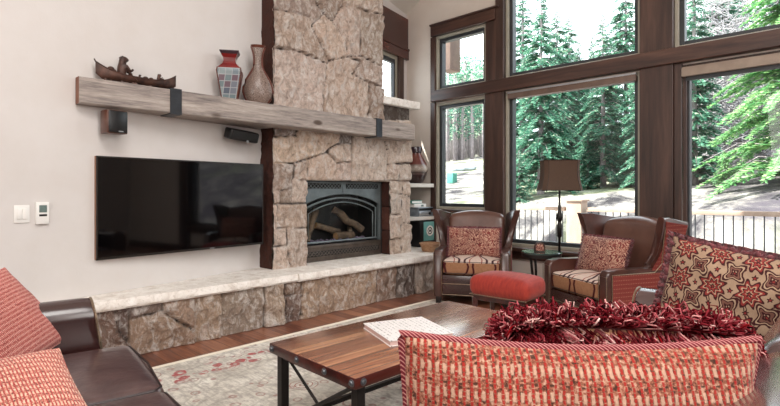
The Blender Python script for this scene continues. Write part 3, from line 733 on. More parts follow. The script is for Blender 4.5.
CH = (-4.6, 3.6, .46)
bm = NB()
stone_face(bm, [(cf(p), c) for p, c in upper], Yl, Yu, 2.0, 4.40, .0155, lambda u, v, h: (XF+h, u, v), seed=3)
lf = len(bm.faces)
bm.faces.ensure_lookup_table()
n0 = len(bm.faces); prism(bm, [(XF-.055,Yl+.05),(wall_x(Yl)+.002,Yl+.05),(wall_x(Yu)+.002,Yu-.005),(XF-.055,Yu-.005)], 'z', 1.9, 4.12); bm.faces.ensure_lookup_table(); colour_faces(bm, bm.faces[n0:], 'b0a294')
loc(obj('upper_chimney', bm, M_['stone'], chim, sharp=60), CH)
bm = NB()
stone_face(bm, [(cf(p), c) for p, c in lower], Yl, Yr, .46, 2.33, .0155, lambda u, v, h: (XF+h, u, v), hole=(IN_Y0, IN_Y1, .3, IN_Z1), seed=5)
n0 = len(bm.faces)
for ya, yb_, za in ((Yl+.05,IN_Y0-.01,.46),(IN_Y1+.01,Yr-.01,.46),(IN_Y0-.01,IN_Y1+.01,IN_Z1+.01)): prism(bm, [(XF-.055,ya),(wall_x(ya)+.002,ya),(wall_x(yb_)+.002,yb_),(XF-.055,yb_)], 'z', za, 2.33)
bm.faces.ensure_lookup_table(); colour_faces(bm, bm.faces[n0:], 'cfc5b9')
loc(obj('lower_chimney', bm, M_['stone'], chim, sharp=60), CH)
# return stones towards the television and in the firebox reveal, warm light painted red-brown
bm = NB(); rr = random.Random(4); zz = 9; P2 = [([(-4.9,.3),(-4.2,.3),(-4.2,4.6),(-4.9,4.6)], '7a4634')]
while zz < 4.3:
    dz = rr.uniform(.18,.42); P2.append(([(-4.8,zz),(-4.35,zz),(-4.35,zz+dz),(-4.8,zz+dz)], rr.choice(['8a4a36','995a44','7a4030','a36a50']))); zz += dz
stone_face(bm, P2, -4.60, XF+.018, .46, 4.28, .013, lambda u, v, h: (u, Yl+.012-h*.4, v), seed=8, amp=.05)
loc(obj('return_stone', bm, M_['stone_warm_lit'], chim, sharp=60), CH)['label'] = 'stone edge facing the television, painted red-brown for warm light'
bm = NB(); P3 = [([(-4.6,.46+i*.3),(-4.3,.46+i*.3),(-4.3,.76+i*.3),(-4.6,.76+i*.3)], c) for i, c in enumerate(['7a4633','8a5540','74402e','83503c'])]
stone_face(bm, P3, -4.56, XF+.02, .46, IN_Z1, .015, lambda u, v, h: (u, IN_Y1-.004-h*.5, v), seed=9)
loc(obj('reveal_stone', bm, M_['stone_warm_lit'], chim, sharp=60), CH)['label'] = 'stone reveal beside the firebox, painted brown for warm light'
# cap ledge
bm = NB(); prism(bm, [(-4.32,4.36),(-4.90,4.36),(-5.03,5.03),(-4.32,5.03)], 'z', 2.33, 2.43, .012)
bmesh.ops.subdivide_edges(bm, edges=bm.edges[:], cuts=3, use_grid_fill=True)
for v in bm.verts:
    v.co += Vector((1,.3,.4))*noise.noise(v.co*9)*.012
loc(obj('cap_ledge', bm, M_['slab'], chim, sharp=50), CH)['label'] = 'pale ledge stone beside the corner window'

# raised hearth
HX = -4.03
hearth = thing('raised_hearth', 'long raised stone hearth under the fireplace with a cream slab top', 'hearth', (-4.3, 3.0, 0))
HP = (-4.3, 3.0, 0)
hs = [
 ([(60,290),(112,290),(118,330),(129,345),(129,365),(60,385)], '9a7456'),([(104,300),(129,295),(129,342),(118,330),(112,318)], '8d6a5c'),
 ([(129,295),(162.5,290),(162.5,311),(129,320)], '9c8c86'),
 ([(162.5,290),(196,290),(196,331),(180,322.5),(162.5,312)], 'b3a08c'),
 ([(129,320),(162.5,311.5),(180,322.5),(196,331.5),(196,350),(129,365)], 'b09a82'),
 ([(196,285),(222,285),(222,345),(196,352)], 'b5a48e'), ([(222,280),(264,280),(264,335),(222,345)], 'a9a093'),
 ([(264,280),(284,280),(284,330),(264,335)], 'b3a798'), ([(284,280),(302,280),(302,295),(284,296)], 'a58d76'), ([(284,296),(302,294),(300,325),(284,328)], '96705a'),
 ([(302,275),(377,265),(377,306),(300,325)], 'b8a68f'), ([(377,262),(397,262),(397,300),(377,306)], 'a78c74'),
 ([(397,262),(415,260),(415,298),(397,302)], '7d5746'), ([(415,255),(440,252),(440,292),(415,298)], 'b5b0aa'), ([(440,250),(470,250),(470,290),(440,292)], 'a9a39a')]
bm = NB()
hp = [([(a, max(-.05, b)) for a, b in cf(p, HX)], c) for p, c in hs]
stone_face(bm, hp, .75, 5.66, 0.004, .385, .0145, lambda u, v, h: (HX-.01+h, u, v), seed=12, amp=.032, bright=1.6, desat=.5)
n0 = len(bm.faces); prism(bm, [(HX-.06,.75),(wall_x(.75)+.003,.75),(wall_x(5.66)+.003,5.66),(HX-.06,5.66)], 'z', .002, .38); bm.faces.ensure_lookup_table(); colour_faces(bm, bm.faces[n0:], 'a08a76')
loc(obj('stone_riser', bm, M_['stone'], hearth, sharp=60), HP)
def slabpoly(y0, y1, xf, nm):
    bm = NB(); n = int((y1-y0)/.03); rows = []
    for i in range(n+1):
        y = y0+(y1-y0)*i/n; w = .007*noise.noise((y*9, 1, 3)); w2 = .007*noise.noise((y*11, 4, 3))
        xb = wall_x(y)+.005
        rows.append([bm.verts.new(p) for p in ((xb,y,.38),(xf+w-.01,y,.382),(xf+w2*2+.004,y,.40),(xf+w,y,.43+w2),(xf-.008+w2,y,.456),(xf-.03,y,.46),(xb,y,.46))])
    for A, B in zip(rows, rows[1:]):
        for k in range(7): bm.faces.new((A[k],A[(k+1)%7],B[(k+1)%7],B[k]))
    bm.faces.new(rows[0]); bm.faces.new(rows[-1][::-1])
    loc(obj(nm, bm, M_['slab'], hearth, sharp=40), HP)
slabpoly(.78, 2.848, -3.985, 'slab'); slabpoly(2.852, 5.70, -3.965, 'slab')

# alcove shelves right of the chimney
def shelf(z0, z1, lab):
    bm = NB(); ys = (4.925, 5.68); vs = []
    prism(bm, [(-4.61,ys[0]),(-4.61,ys[1]),(wall_x(ys[1])+.01,ys[1]),(wall_x(ys[0])+.01,ys[0])], 'z', z0, z1, .003)
    o = obj('alcove_shelf', bm, M_['shelf'], smooth=False); tag(o, lab, 'shelf', None); return o
shelf(1.31, 1.364, 'upper pale shelf in the alcove, carrying the banded pot')
shelf(.844, .894, 'lower pale shelf in the alcove, carrying the stereo')
# ================================================================= FIREPLACE INSERT
XI = -4.50
fp = thing('gas_fireplace', 'grey and black gas fireplace with arched door set in the stone chimney', 'fireplace', (XI, 3.86, .46))
FP = (XI, 3.86, .46)
y0, y1, z0, z1 = IN_Y0+.01, 4.475, .462, IN_Z1-.005
def lattice(bm, ya, yb, zc, hh, x, step=.05):
    """row of crossed bars over a dark slot"""
    box(bm, x-.004, x, ya-.01, yb+.01, zc-hh-.004, zc+hh+.004, mi=1)
    y = ya
    while y < yb-.01:
        w = min(step, yb-y)
        for s in (1, -1):
            tube(bm, [(x+.004, y, zc-s*hh), (x+.004, y+w, zc+s*hh)], .0045, 5)
        y += step
# surround face with arched opening
bm = NB(); yc = (y0+y1)/2; n = 24
zs_side, zs_top = 1.10, 1.225; oy0, oy1 = y0+.035, y1-.035
A, B = [], []
for i in range(n+1):
    t = i/n; y = oy0+(oy1-oy0)*t; z = zs_side+(zs_top-zs_side)*math.sin(PI*t)**.8
    A.append((y, z))
for X in (XI, XI-.02):
    pass
def facestrip(bm, x):
    top = [bm.verts.new((x, y, z1)) for y, z in A]; arc = [bm.verts.new((x, y, z)) for y, z in A]; back = [bm.verts.new((x-.03, y, z)) for y, z in A]
    for i in range(n):
        bm.faces.new((top[i],top[i+1],arc[i+1],arc[i])); bm.faces.new((arc[i],arc[i+1],back[i+1],back[i]))
facestrip(bm, XI)
box(bm, XI-.03, XI, y0, oy0, .645, z1); box(bm, XI-.03, XI, oy1, y1, .645, z1)
box(bm, XI-.01, XI+.012, y0, y1, z1-.03, z1, .003)
tube(bm, [(XI+.002, y, z) for y, z in A], .008, 6)
lattice(bm, y0+.06, yc-.05, 1.312, .024, XI+.004); lattice(bm, yc+.05, y1-.06, 1.312, .024, XI+.004)
box(bm, XI, XI+.008, yc-.02, yc+.02, 1.24, 1.345, .002)
loc(obj('surround', bm, [M_['insert'], M_['firebox']], fp, sharp=30), FP)
bm = NB()
def arch(o, zt, zl): return [(oy0+o+(oy1-oy0-2*o)*i/n, zl+(zt-zl)*math.sin(PI*i/n)**.8) for i in range(n+1)]
for o, zt, zl, r in ((.035,1.175,1.05,.011),(.085,1.125,1.00,.007)):
    pts = [(XI-.02, oy0+o, .675)]+[(XI-.02, y, z) for y, z in arch(o, zt, zl)]+[(XI-.02, oy1-o, .675)]
    tube(bm, pts, r, 6, closed=True)
tube(bm, [(XI-.006, oy0+.03, .675), (XI-.006, oy1-.03, .675)], .010, 6)
loc(obj('door_frame', bm, M_['insert'], fp), FP)
bm = NB()
pts = [(oy0+.03,.66)]+arch(.03,1.21,1.09)+[(oy1-.03,.66)]
prism(bm, pts, 'x', XI-.034, XI-.028)
loc(obj('door_glass', bm, M_['door_glass'], fp, smooth=False), FP)
bm = NB()
wq = lambda y: wall_x(y)+.012
prism(bm, [(wq(y0),y0),(wq(y1),y1),(wq(y1)+.012,y1),(wq(y0)+.012,y0)], 'z', .46, z1)
box(bm, wq(y0), XI-.04, y0, y0+.02, .46, z1); box(bm, wq(y1), XI-.04, y1-.02, y1, .46, z1)
for za, zb in ((.63,.65),(z1-.10,z1-.08)): prism(bm, [(XI-.04,y0),(XI-.04,y1),(wq(y1),y1),(wq(y0),y0)], 'z', za, zb)
loc(obj('firebox', bm, M_['firebox'], fp, smooth=False), FP)
bm = NB(); box(bm, XI-.03, XI+.01, y0, y1, z0, .645, .004); box(bm, XI+.008, XI+.016, y0+.02, y1-.02, .605, .635, .003); lattice(bm, y0+.07, y1-.05, .55, .024, XI+.013, .048)
for (a, b) in ((XI+.01, XI+.014),): box(bm, a, b, y0+.03, y1-.03, .49, .515, .001)
loc(obj('lower_grille', bm, [M_['insert_low'], M_['firebox']], fp, sharp=30), FP)
bm = NB(); box(bm, XI-.03, XI+.004, y1, y1+.028, .462, z1, .004); loc(obj('side_jamb', bm, M_['firebox'], fp, smooth=False), FP)
def log(p, q, r, seed):
    bm = NB(); p, q = Vector(p), Vector(q); pts = []; rr = []
    for i in range(9):
        t = i/8; w = Vector((noise.noise((seed, t*3, 0)), noise.noise((seed, t*3, 5)), noise.noise((seed, t*3, 9))))*.03*math.sin(PI*t)
        pts.append(p.lerp(q, t)+w); rr.append(r*(1+.15*noise.noise((seed, t*5, 2))))
    tube(bm, pts, rr, 10)
    bm.faces.ensure_lookup_table(); bm.faces[-1].material_index = 1; bm.faces[-2].material_index = 1
    loc(obj('log', bm, [M_['log'], M_['logend']], fp, sharp=50), FP)
log((XI-.10,3.40,.69),(XI-.14,3.56,1.04),.040,1); log((XI-.09,3.33,.68),(XI-.12,3.44,1.00),.033,2)
log((XI-.10,4.26,.77),(XI-.26,3.92,1.03),.045,3); log((XI-.12,3.84,.715),(XI-.10,4.10,.72),.045,4)
log((XI-.15,3.56,.86),(XI-.20,3.95,.76),.038,5); log((XI-.12,4.06,.70),(XI-.3,4.22,.82),.03,6)
bm = NB()
rr = random.Random(2)
for i in range(90):
    x = XI-.12+rr.uniform(-.06,.05); y = rr.uniform(3.45,4.3); r = rr.uniform(.012,.03)
    bmesh.ops.create_icosphere(bm, subdivisions=1, radius=r, matrix=Matrix.Translation((x, y, .65+r*.7)))
e = loc(obj('embers', bm, M_['ember'], fp, sharp=20), FP); e['kind'] = 'stuff'

# ================================================================= MANTEL
my0, my1, mz0, mz1, mx = 1.042, 4.733, 1.893, 2.09, -4.15
mant = thing('mantel_beam', 'long weathered grey timber mantel beam with dark iron straps', 'mantel', (-4.3, 2.9, mz0))
MP = (-4.3, 2.9, mz0)
bm = NB(); n = 60; rows = []
for i in range(n+1):
    y = my0+(my1-my0)*i/n; w = [.004*noise.noise((y*4, k, 0)) for k in range(6)]
    xb = max(wall_x(y)+.004, XF+.05) if y > Yl else wall_x(y)+.004
    if y > Yl-.0: xb = XF+.005
    rows.append([bm.verts.new(p) for p in ((xb,y,mz0),(mx-.01+w[0],y,mz0+w[1]),(mx+w[0],y,mz0+.01+w[1]),(mx+w[2],y,(mz0+mz1)/2),(mx+w[3],y,mz1-.01+w[4]),(mx-.01+w[3],y,mz1+w[4]),(xb,y,mz1))])
for A_, B_ in zip(rows, rows[1:]):
    for k in range(7): bm.faces.new((A_[k],A_[(k+1)%7],B_[(k+1)%7],B_[k]))
f = bm.faces.new(rows[0]); f.material_index = 1; bm.faces.new(rows[-1][::-1])
loc(obj('beam', bm, [M_['beam'], M_['beam_end']], mant, sharp=30), MP)
for a, b in ((1.694,1.788),(4.052,4.146)):
    bm = NB(); xb = max(wall_x(a), XF)+.03
    prism(bm, [(xb,mz0-.008),(mx+.012,mz0-.008),(mx+.012,mz1+.008),(xb,mz1+.008),(xb,mz1+.001),(mx+.005,mz1+.001),(mx+.005,mz0-.001),(xb,mz0-.001)], 'y', a, b, 0)
    st = loc(obj('iron_strap', bm, M_['iron'], mant, smooth=False), MP)

# ================================================================= TELEVISION
TL = Vector((-4.236, 1.178, .727)); TR = Vector((-4.39, 2.715, .727)); TH = .795
d = (TR-TL); W = d.length; M = frame_matrix((TL+TR)/2, d, (0,0,1))      # local x along the screen, y into the wall, z up
if (M.to_3x3()@Vector((0,1,0))).x > 0: pass
tv = thing('television', 'wide flat black television on the wall left of the fireplace', 'television', (TL+TR)/2)
sgn = -1 if (M.to_3x3()@Vector((0,1,0))).x > 0 else 1        # sgn*y points into the wall
Mi = Matrix.Translation(-(TL+TR)/2)@M
bm = NB(); box(bm, -W/2, W/2, min(sgn*.004, sgn*.05), max(sgn*.004, sgn*.05), 0, TH, .004, M=Mi); obj('body', bm, M_['copper'], tv)
bm = NB(); b = .012
for a in ((-W/2,W/2,0,b+.006),(-W/2,W/2,TH-b,TH),(-W/2,-W/2+b,0,TH),(W/2-b,W/2,0,TH)):
    box(bm, a[0], a[1], min(-sgn*.002, sgn*.006), max(-sgn*.002, sgn*.006), a[2], a[3], .001, M=Mi)
obj('bezel', bm, M_['bezel'], tv, smooth=False)
bm = NB(); box(bm, -W/2+b, W/2-b, min(0,sgn*.004), max(0,sgn*.004), b+.006, TH-b, M=Mi); obj('screen', bm, M_['screen'], tv, smooth=False)
bm = NB(); box(bm, .18, .225, min(-sgn*.004,0), max(-sgn*.004,0), .005, .012, M=Mi); obj('logo_plate', bm, M_['silver'], tv, smooth=False)
bm = NB(); box(bm, -.2, .2, min(sgn*.045, sgn*.085), max(sgn*.045, sgn*.085), .2, .6, M=Mi); obj('wall_mount', bm, M_['iron_black'], tv, smooth=False)

# loudspeakers on the wall
def rotz(a): return Matrix.Rotation(a, 4, 'Z')
p = on_wall(114, 122.5, .12)
sp = thing('wall_speaker', 'small upright dark brown speaker on the wall under the mantel end', 'speaker', p)
R = rotz(math.radians(8))
bm = NB(); box(bm, -.06, .06, -.075, .075, -.088, .088, .008, M=R); obj('cabinet', bm, M_['speaker'], sp)
bm = NB(); box(bm, .06, .070, -.068, .068, -.082, .082, .008, M=R); obj('grille', bm, M_['black'], sp)
bm = NB(); box(bm, .072, .074, .0, .035, -.076, -.068, M=R); obj('badge', bm, M_['silver'], sp, smooth=False)
bm = NB(); tube(bm, [R@Vector((-.055,0,.0)), Vector((-.15,-.02,.0))], .012, 8); obj('bracket', bm, M_['black'], sp)
p = on_wall(242, 135.5, .12)
sp = thing('wall_speaker', 'wide low black centre speaker on the wall beside the chimney, tilted down', 'speaker', p)
R = rotz(math.radians(11.3))@Matrix.Rotation(math.radians(14), 4, 'Y')@Matrix.Rotation(math.radians(-3), 4, 'X')
bm = NB(); box(bm, -.06, .05, -.17, .17, -.052, .052, .016, 3, M=R); obj('cabinet', bm, M_['black'], sp)
bm = NB(); box(bm, .05, .058, -.16, .16, -.044, .044, .008, M=R); obj('grille', bm, M_['firebox'], sp)
bm = NB(); lathe(bm, [(.0,0),(.014,0),(.014,.006),(0,.006)], 12, M=R@Matrix.Translation((.058,.03,-.045))@Matrix.Rotation(PI/2,4,'Y')); obj('badge', bm, M_['silver'], sp)
bm = NB(); tube(bm, [(-.05,0,0), (-.125,0,0)], .014, 8); obj('bracket', bm, M_['black'], sp)

# switch, thermostat, outlet
def wallplate(name, label, cat, px, py, w, h, dep, m):
    p = on_wall(px, py, .002); t = thing(name, label, cat, p)
    Mw = frame_matrix((0,0,0), wdir, (0,0,1)); s = -1 if (Mw.to_3x3()@Vector((0,1,0))).x > 0 else 1
    def B(n, x0, x1, z0, z1, d0, d1, mm, bev=.002):
        bm = NB(); ys = sorted((-s*d0, -s*d1)); box(bm, x0, x1, ys[0], ys[1], z0, z1, bev, M=Mw); return obj(n, bm, mm, t)
    B('plate', -w/2, w/2, -h/2, h/2, 0, dep, m); return t, B
t, B = wallplate('light_switch', 'white double rocker light switch on the wall left of the thermostat', 'light switch', 21.5, 214, .092, .12, .006, M_['white'])
B('rocker', -.030, -.003, -.036, .036, .006, .012, M_['white']); B('rocker', .003, .030, -.036, .036, .006, .012, M_['white'])
t, B = wallplate('thermostat', 'white thermostat with a grey display beside the light switch', 'thermostat', 41.3, 213, .08, .152, .022, M_['white'])
B('display', -.022, .026, .005, .055, .022, .0235, M_['lcd'], 0); B('button_row', -.022, .026, -.022, -.008, .022, .024, M_['black'], 0)

# ================================================================= THINGS ON THE MANTEL
MT = mz1+.002
# canoe sculpture with bears
ca = Vector((-4.205, 1.165, MT)); cb = Vector((-4.262, 1.79, MT)); cd = cb-ca; CL = cd.length
cn = thing('canoe_sculpture', 'dark bronze canoe sculpture with bears riding in it, on the left end of the mantel', 'sculpture', (ca+cb)/2)
Mc = Matrix.Translation(-(ca+cb)/2)@frame_matrix((ca+cb)/2, cd, (0,0,1))
bm = NB(); n = 28; m = 10; rows = []
for i in range(n+1):
    t = -1+2*i/n; sh = .062+.075*abs(t)**3.2; bw = .046*(1-abs(t)**2.4)**.8+.002; kl = .012+.035*max(0,abs(t)-.86)/.14
    row = []
    for k in range(m+1):
        a = PI*k/m; yy = -math.cos(a)*bw*(1 if math.sin(a) < .98 else 1); zz_ = sh-(sh-kl)*math.sin(a)**.7
        row.append(bm.verts.new(Mc@Vector((t*CL/2, yy, zz_))))
    for k in range(m, -1, -1):
        a = PI*k/m; yy = -math.cos(a)*(bw-.004)*.9; zz_ = sh-(sh-kl-.012)*math.sin(a)**.7*.8
        row.append(bm.verts.new(Mc@Vector((t*CL/2*.985, yy, zz_))))
    rows.append(row)
for A_, B_ in zip(rows, rows[1:]):
    L_ = len(A_)
    for k in range(L_): bm.faces.new((A_[k],A_[(k+1)%L_],B_[(k+1)%L_],B_[k]))
bm.faces.new(rows[0]); bm.faces.new(rows[-1][::-1])
for s in (-1, 1): tube(bm, [Mc@Vector((t_*CL/2, s*(.046*(1-abs(t_)**2.4)**.8+.003), .062+.075*abs(t_)**3.2)) for t_ in [x/14-1 for x in range(29)]], .004, 6)
obj('hull', bm, M_['bronze_fig'], cn)
bm = NB()
for i in range(26):
    bmesh.ops.create_icosphere(bm, subdivisions=1, radius=.012+.006*rr.random(), matrix=Mc@Matrix.Translation((-CL*.4+CL*.8*i/25, rr.uniform(-.03,.03), .008)))
obj('wave_base', bm, M_['bronze_fig'], cn)
def blob(bm, c, r, M=Mc, sub=2):
    S = Matrix.Diagonal((r[0], r[1], r[2], 1)) if isinstance(r, tuple) else Matrix.Diagonal((r,r,r,1))
    bmesh.ops.create_icosphere(bm, subdivisions=sub, radius=1, matrix=M@Matrix.Translation(c)@S)
def skin_figure(nm, joints, edges, radii, parent, mat):
    me = bpy.data.meshes.new(nm); me.from_pydata([tuple(Mc@Vector(j)) for j in joints], edges, []); o = bpy.data.objects.new(nm, me); C.objects.link(o); o.parent = parent
    md = o.modifiers.new('skin', 'SKIN'); 
    for i, r in enumerate(radii): me.skin_vertices[0].data[i].radius = (r, r)
    me.skin_vertices[0].data[0].use_root = True
    sb = o.modifiers.new('sub', 'SUBSURF'); sb.levels = 2; sb.render_levels = 2
    me.materials.append(mat); return o
def bear(nm, x, s, arm=1):
    J = [(x,0,.045),(x-.002*s,0,.045+.04*s),(x+.002*s,0,.045+.075*s),(x+.004*s,0,.045+.105*s),(x+.022*s,0,.045+.118*s),(x+.042*s,0,.045+.112*s),
         (x+.02*s,.022*s,.045+.07*s),(x+.045*s,.026*s,.045+.045*s),(x+.066*s,.02*s,.045+.052*s),(x+.02*s,-.022*s,.045+.07*s),(x+.042*s,-.026*s,.045+.04*s),(x+.06*s,-.02*s,.045+.06*s),
         (x-.001*s,.015*s,.045+.132*s),(x-.001*s,-.015*s,.045+.132*s)]
    E = [(0,1),(1,2),(2,3),(3,4),(4,5),(2,6),(6,7),(7,8),(2,9),(9,10),(10,11),(3,12),(3,13)]
    Rr = [.026,.027,.023,.02,.017,.008,.011,.009,.007,.011,.009,.007,.006,.006]
    return skin_figure(nm, J, E, [r*s for r in Rr], cn, M_['bronze_fig'])
bear('bear_figure', -.125, 1.28); bear('bear_figure', .165, .62); bear('bear_figure', .01, .38)
for c_, r_ in (((-.205,0,.10), (.026,.022,.02)), ((-.175,.01,.09), (.014,.014,.014)), ((-.245,0,.098), (.014,.014,.012)), ((.06,0,.075), (.022,.018,.014)), ((.105,0,.075), (.018,.016,.013)), ((.20,0,.085), (.014,.014,.013)), ((-.06,0,.085), (.016,.018,.012))):
    bm = NB(); blob(bm, c_, r_); obj('cargo_bundle', bm, M_['bronze_fig'], cn)
for a_, b_, r_ in (((-.10,-.03,.11),(-.03,-.055,.03),.004),((.19,-.02,.10),(.12,-.05,.06),.003)):
    bm = NB(); tube(bm, [Mc@Vector(a_), Mc@Vector(b_)], r_, 6); obj('paddle', bm, M_['bronze_fig'], cn)
bm = NB(); tube(bm, [Mc@Vector((-CL/2,0,.135)), Mc@Vector((-CL/2-.01,0,.155))], .005, 6); obj('prow_tip', bm, M_['bronze_fig'], cn)
# square mosaic vase
v = thing('square_vase', 'square-shouldered vase with red neck and blue-grey mosaic panels, on the mantel', 'vase', (-4.335, 2.325, MT), math.radians(56))
def sqring(bm, prof, mi=0, side=None):
    rings = []
    for h, z in prof:
        rings.append([bm.verts.new((sx*h, sy*h*.85, z)) for sx, sy in ((-1,-1),(1,-1),(1,1),(-1,1))])
    for A_, B_ in zip(rings, rings[1:]):
        for k in range(4):
            f = bm.faces.new((A_[k],A_[(k+1)%4],B_[(k+1)%4],B_[k])); f.material_index = (1 if side and k in side else mi)
    bm.faces.new(rings[0][::-1]); bm.faces.new(rings[-1])
bm = NB(); sqring(bm, [(.062,0),(.066,.02),(.107,.27),(.10,.30)], 0, (1,3)); obj('body', bm, [M_['mosaic'], M_['vase_brown']], v, smooth=False)
bm = NB(); sqring(bm, [(.102,.298),(.06,.345),(.053,.37),(.056,.40),(.072,.435)]); obj('neck', bm, M_['vase_red'], v, smooth=False)
bm = NB(); sqring(bm, [(.072,.433),(.086,.455),(.086,.463)]); obj('rim', bm, M_['vase_dark'], v, smooth=False)
bm = NB()
for sx, sy in ((-1,-1),(1,-1),(1,1),(-1,1)): tube(bm, [(sx*.064,sy*.055,.0),(sx*.067,sy*.057,.02),(sx*.108,sy*.092,.27),(sx*.101,sy*.086,.30)], .006, 6)
obj('corner_edge', bm, M_['vase_brown'], v)
# flattened gourd vase
v = thing('gourd_vase', 'flat pear-shaped crackle vase with slim flared neck, beside the chimney on the mantel', 'vase', (-4.345, 2.628, MT), math.radians(62))
bm = NB(); GP = [(.06,0),(.085,.02),(.12,.07),(.137,.13),(.132,.18),(.11,.24),(.075,.30),(.048,.35),(.036,.40),(.034,.45),(.042,.51),(.062,.575)]
lathe(bm, [(r, z) for r, z in GP], 40, sx=1, sy=.5); obj('body', bm, M_['crackle'], v, sharp=60)
bm = NB()
for s in (-1, 1): tube(bm, [(s*(r+.001), 0, z) for r, z in GP], [.015-.004*abs(i-5)/6 for i in range(len(GP))], 8)
obj('side_band', bm, M_['vase_brown'], v)
bm = NB(); lathe(bm, [(.058,.565),(.072,.588),(.066,.588),(.05,.566)], 32, sy=.6); obj('rim', bm, M_['vase_brown'], v)
bm = NB(); lathe(bm, [(.05,.0),(.07,.0),(.088,.022),(.05,.025)], 32, sy=.56); obj('foot', bm, M_['ruffle'], v)

# alcove things
p = on_x(415.5, 180, -4.78)
v = thing('banded_pot', 'round dark red pot with a pale patterned band on the upper alcove shelf', 'pot', (p.x, p.y, 1.365))
k = .92
bm = NB(); lathe(bm, [(r*k, z*k) for r, z in [(.09,0),(.10,.01),(.15,.10),(.198,.22),(.20,.25),(.17,.32),(.11,.42),(.085,.48),(.088,.53)]], 40); obj('body', bm, M_['pot'], v, sharp=60)
bm = NB(); lathe(bm, [(r*k, z*k) for r, z in [(.084,.475),(.098,.485),(.104,.56),(.096,.575),(.09,.57)]], 40); obj('rim', bm, M_['vase_dark'], v)
def rb(name, label, cat, px, X, z, w, d, h, m, rz=0, group=None):
    p = on_x(px, 200, X); t = thing(name, label, cat, (p.x, p.y, z), rz, group)
    bm = NB(); box(bm, -d/2, d/2, -w/2, w/2, 0, h, .004); return t, bm, w, d, h
Z2 = .895
t, bm, w, d, h = rb('stereo_receiver', 'grey stereo receiver at the bottom of the pile on the lower shelf', 'stereo', 420, -4.76, Z2, .36, .26, .128, None)
obj('case', bm, M_['stereo'], t)
bm = NB(); box(bm, .13, .136, -.17, .06, .012, .07, .002); obj('front_panel', bm, M_['silver'], t)
bm = NB(); lathe(bm, [(0,0),(.02,0),(.018,.015),(0,.015)], 16, M=Matrix.Translation((.136,.05,.04))@Matrix.Rotation(PI/2,4,'Y')); obj('dial', bm, M_['black'], t)
bm = NB(); box(bm, .13, .134, -.17, .17, .085, .12, .001); obj('display', bm, M_['black'], t)
t, bm, w, d, h = rb('media_box', 'white media player box stacked on the stereo receiver', 'media player', 415, -4.76, Z2+.13, .26, .2, .05, None)
obj('case', bm, M_['white'], t)
bm = NB(); box(bm, .1, .103, .02, .07, .01, .036); obj('front_panel', bm, M_['lcd'], t, smooth=False)
t, bm, w, d, h = rb('book', 'teal green book lying on top of the stereo pile in the alcove', 'book', 412.5, -4.76, Z2+.182, .22, .17, .045, None)
obj('cover', bm, M_['teal_book'], t)
bm = NB(); box(bm, -.08, .0865, -.105, .105, .008, .036); obj('pages', bm, M_['white'], t, smooth=False)
t, bm, w, d, h = rb('bookshelf_speaker', 'teal-fronted loudspeaker with a white-ringed cone in the bottom of the alcove', 'speaker', 421, -4.73, .462, .33, .24, .37, None)
obj('cabinet', bm, M_['black'], t)
bm = NB(); box(bm, .12, .126, -.085, .145, .085, .355, .002); obj('front_panel', bm, M_['teal'], t)
bm = NB(); R = Matrix.Translation((.127,.045,.225))@Matrix.Rotation(PI/2,4,'Y'); lathe(bm, [(.075,0),(.075,.008),(.06,.012),(.05,.004)], 28, M=R); obj('cone_ring', bm, M_['white'], t)
bm = NB(); lathe(bm, [(.055,0),(.055,.006),(.02,.002),(.015,.012),(0,.014)], 28, M=R); obj('cone', bm, M_['black'], t)
# basket on the hearth
p = on_x(430, 247, -4.22)
bk = thing('basket', 'shallow round tan basket on the end of the hearth', 'basket', (p.x, p.y, .462))
bm = NB(); lathe(bm, [(.0,.0),(.095,0),(.11,.02),(.13,.10),(.136,.105),(.13,.108),(.122,.10),(.10,.02),(0,.015)], 36); obj('body', bm, M_['wicker'], bk)
bm = NB(); tube(bm, [(.134*math.cos(a*PI/18), .134*math.sin(a*PI/18), .105) for a in range(36)], .009, 8, closed=True); obj('rim', bm, M_['wicker'], bk)
# ================================================================= RUG
rg = NB(); RX, RY = (-3.66, -.34), (.10, 4.50)
rx, ry = (RX[0]+RX[1])/2, (RY[0]+RY[1])/2
box(rg, RX[0]-rx, RX[1]-rx, RY[0]-ry, RY[1]-ry, 0, .012, .004)
r_ = obj('area_rug', rg, M_['rug'], None, smooth=False, loc=(rx, ry, .001)); tag(r_, 'large faded cream area rug with red floral border on the wood floor', 'rug')

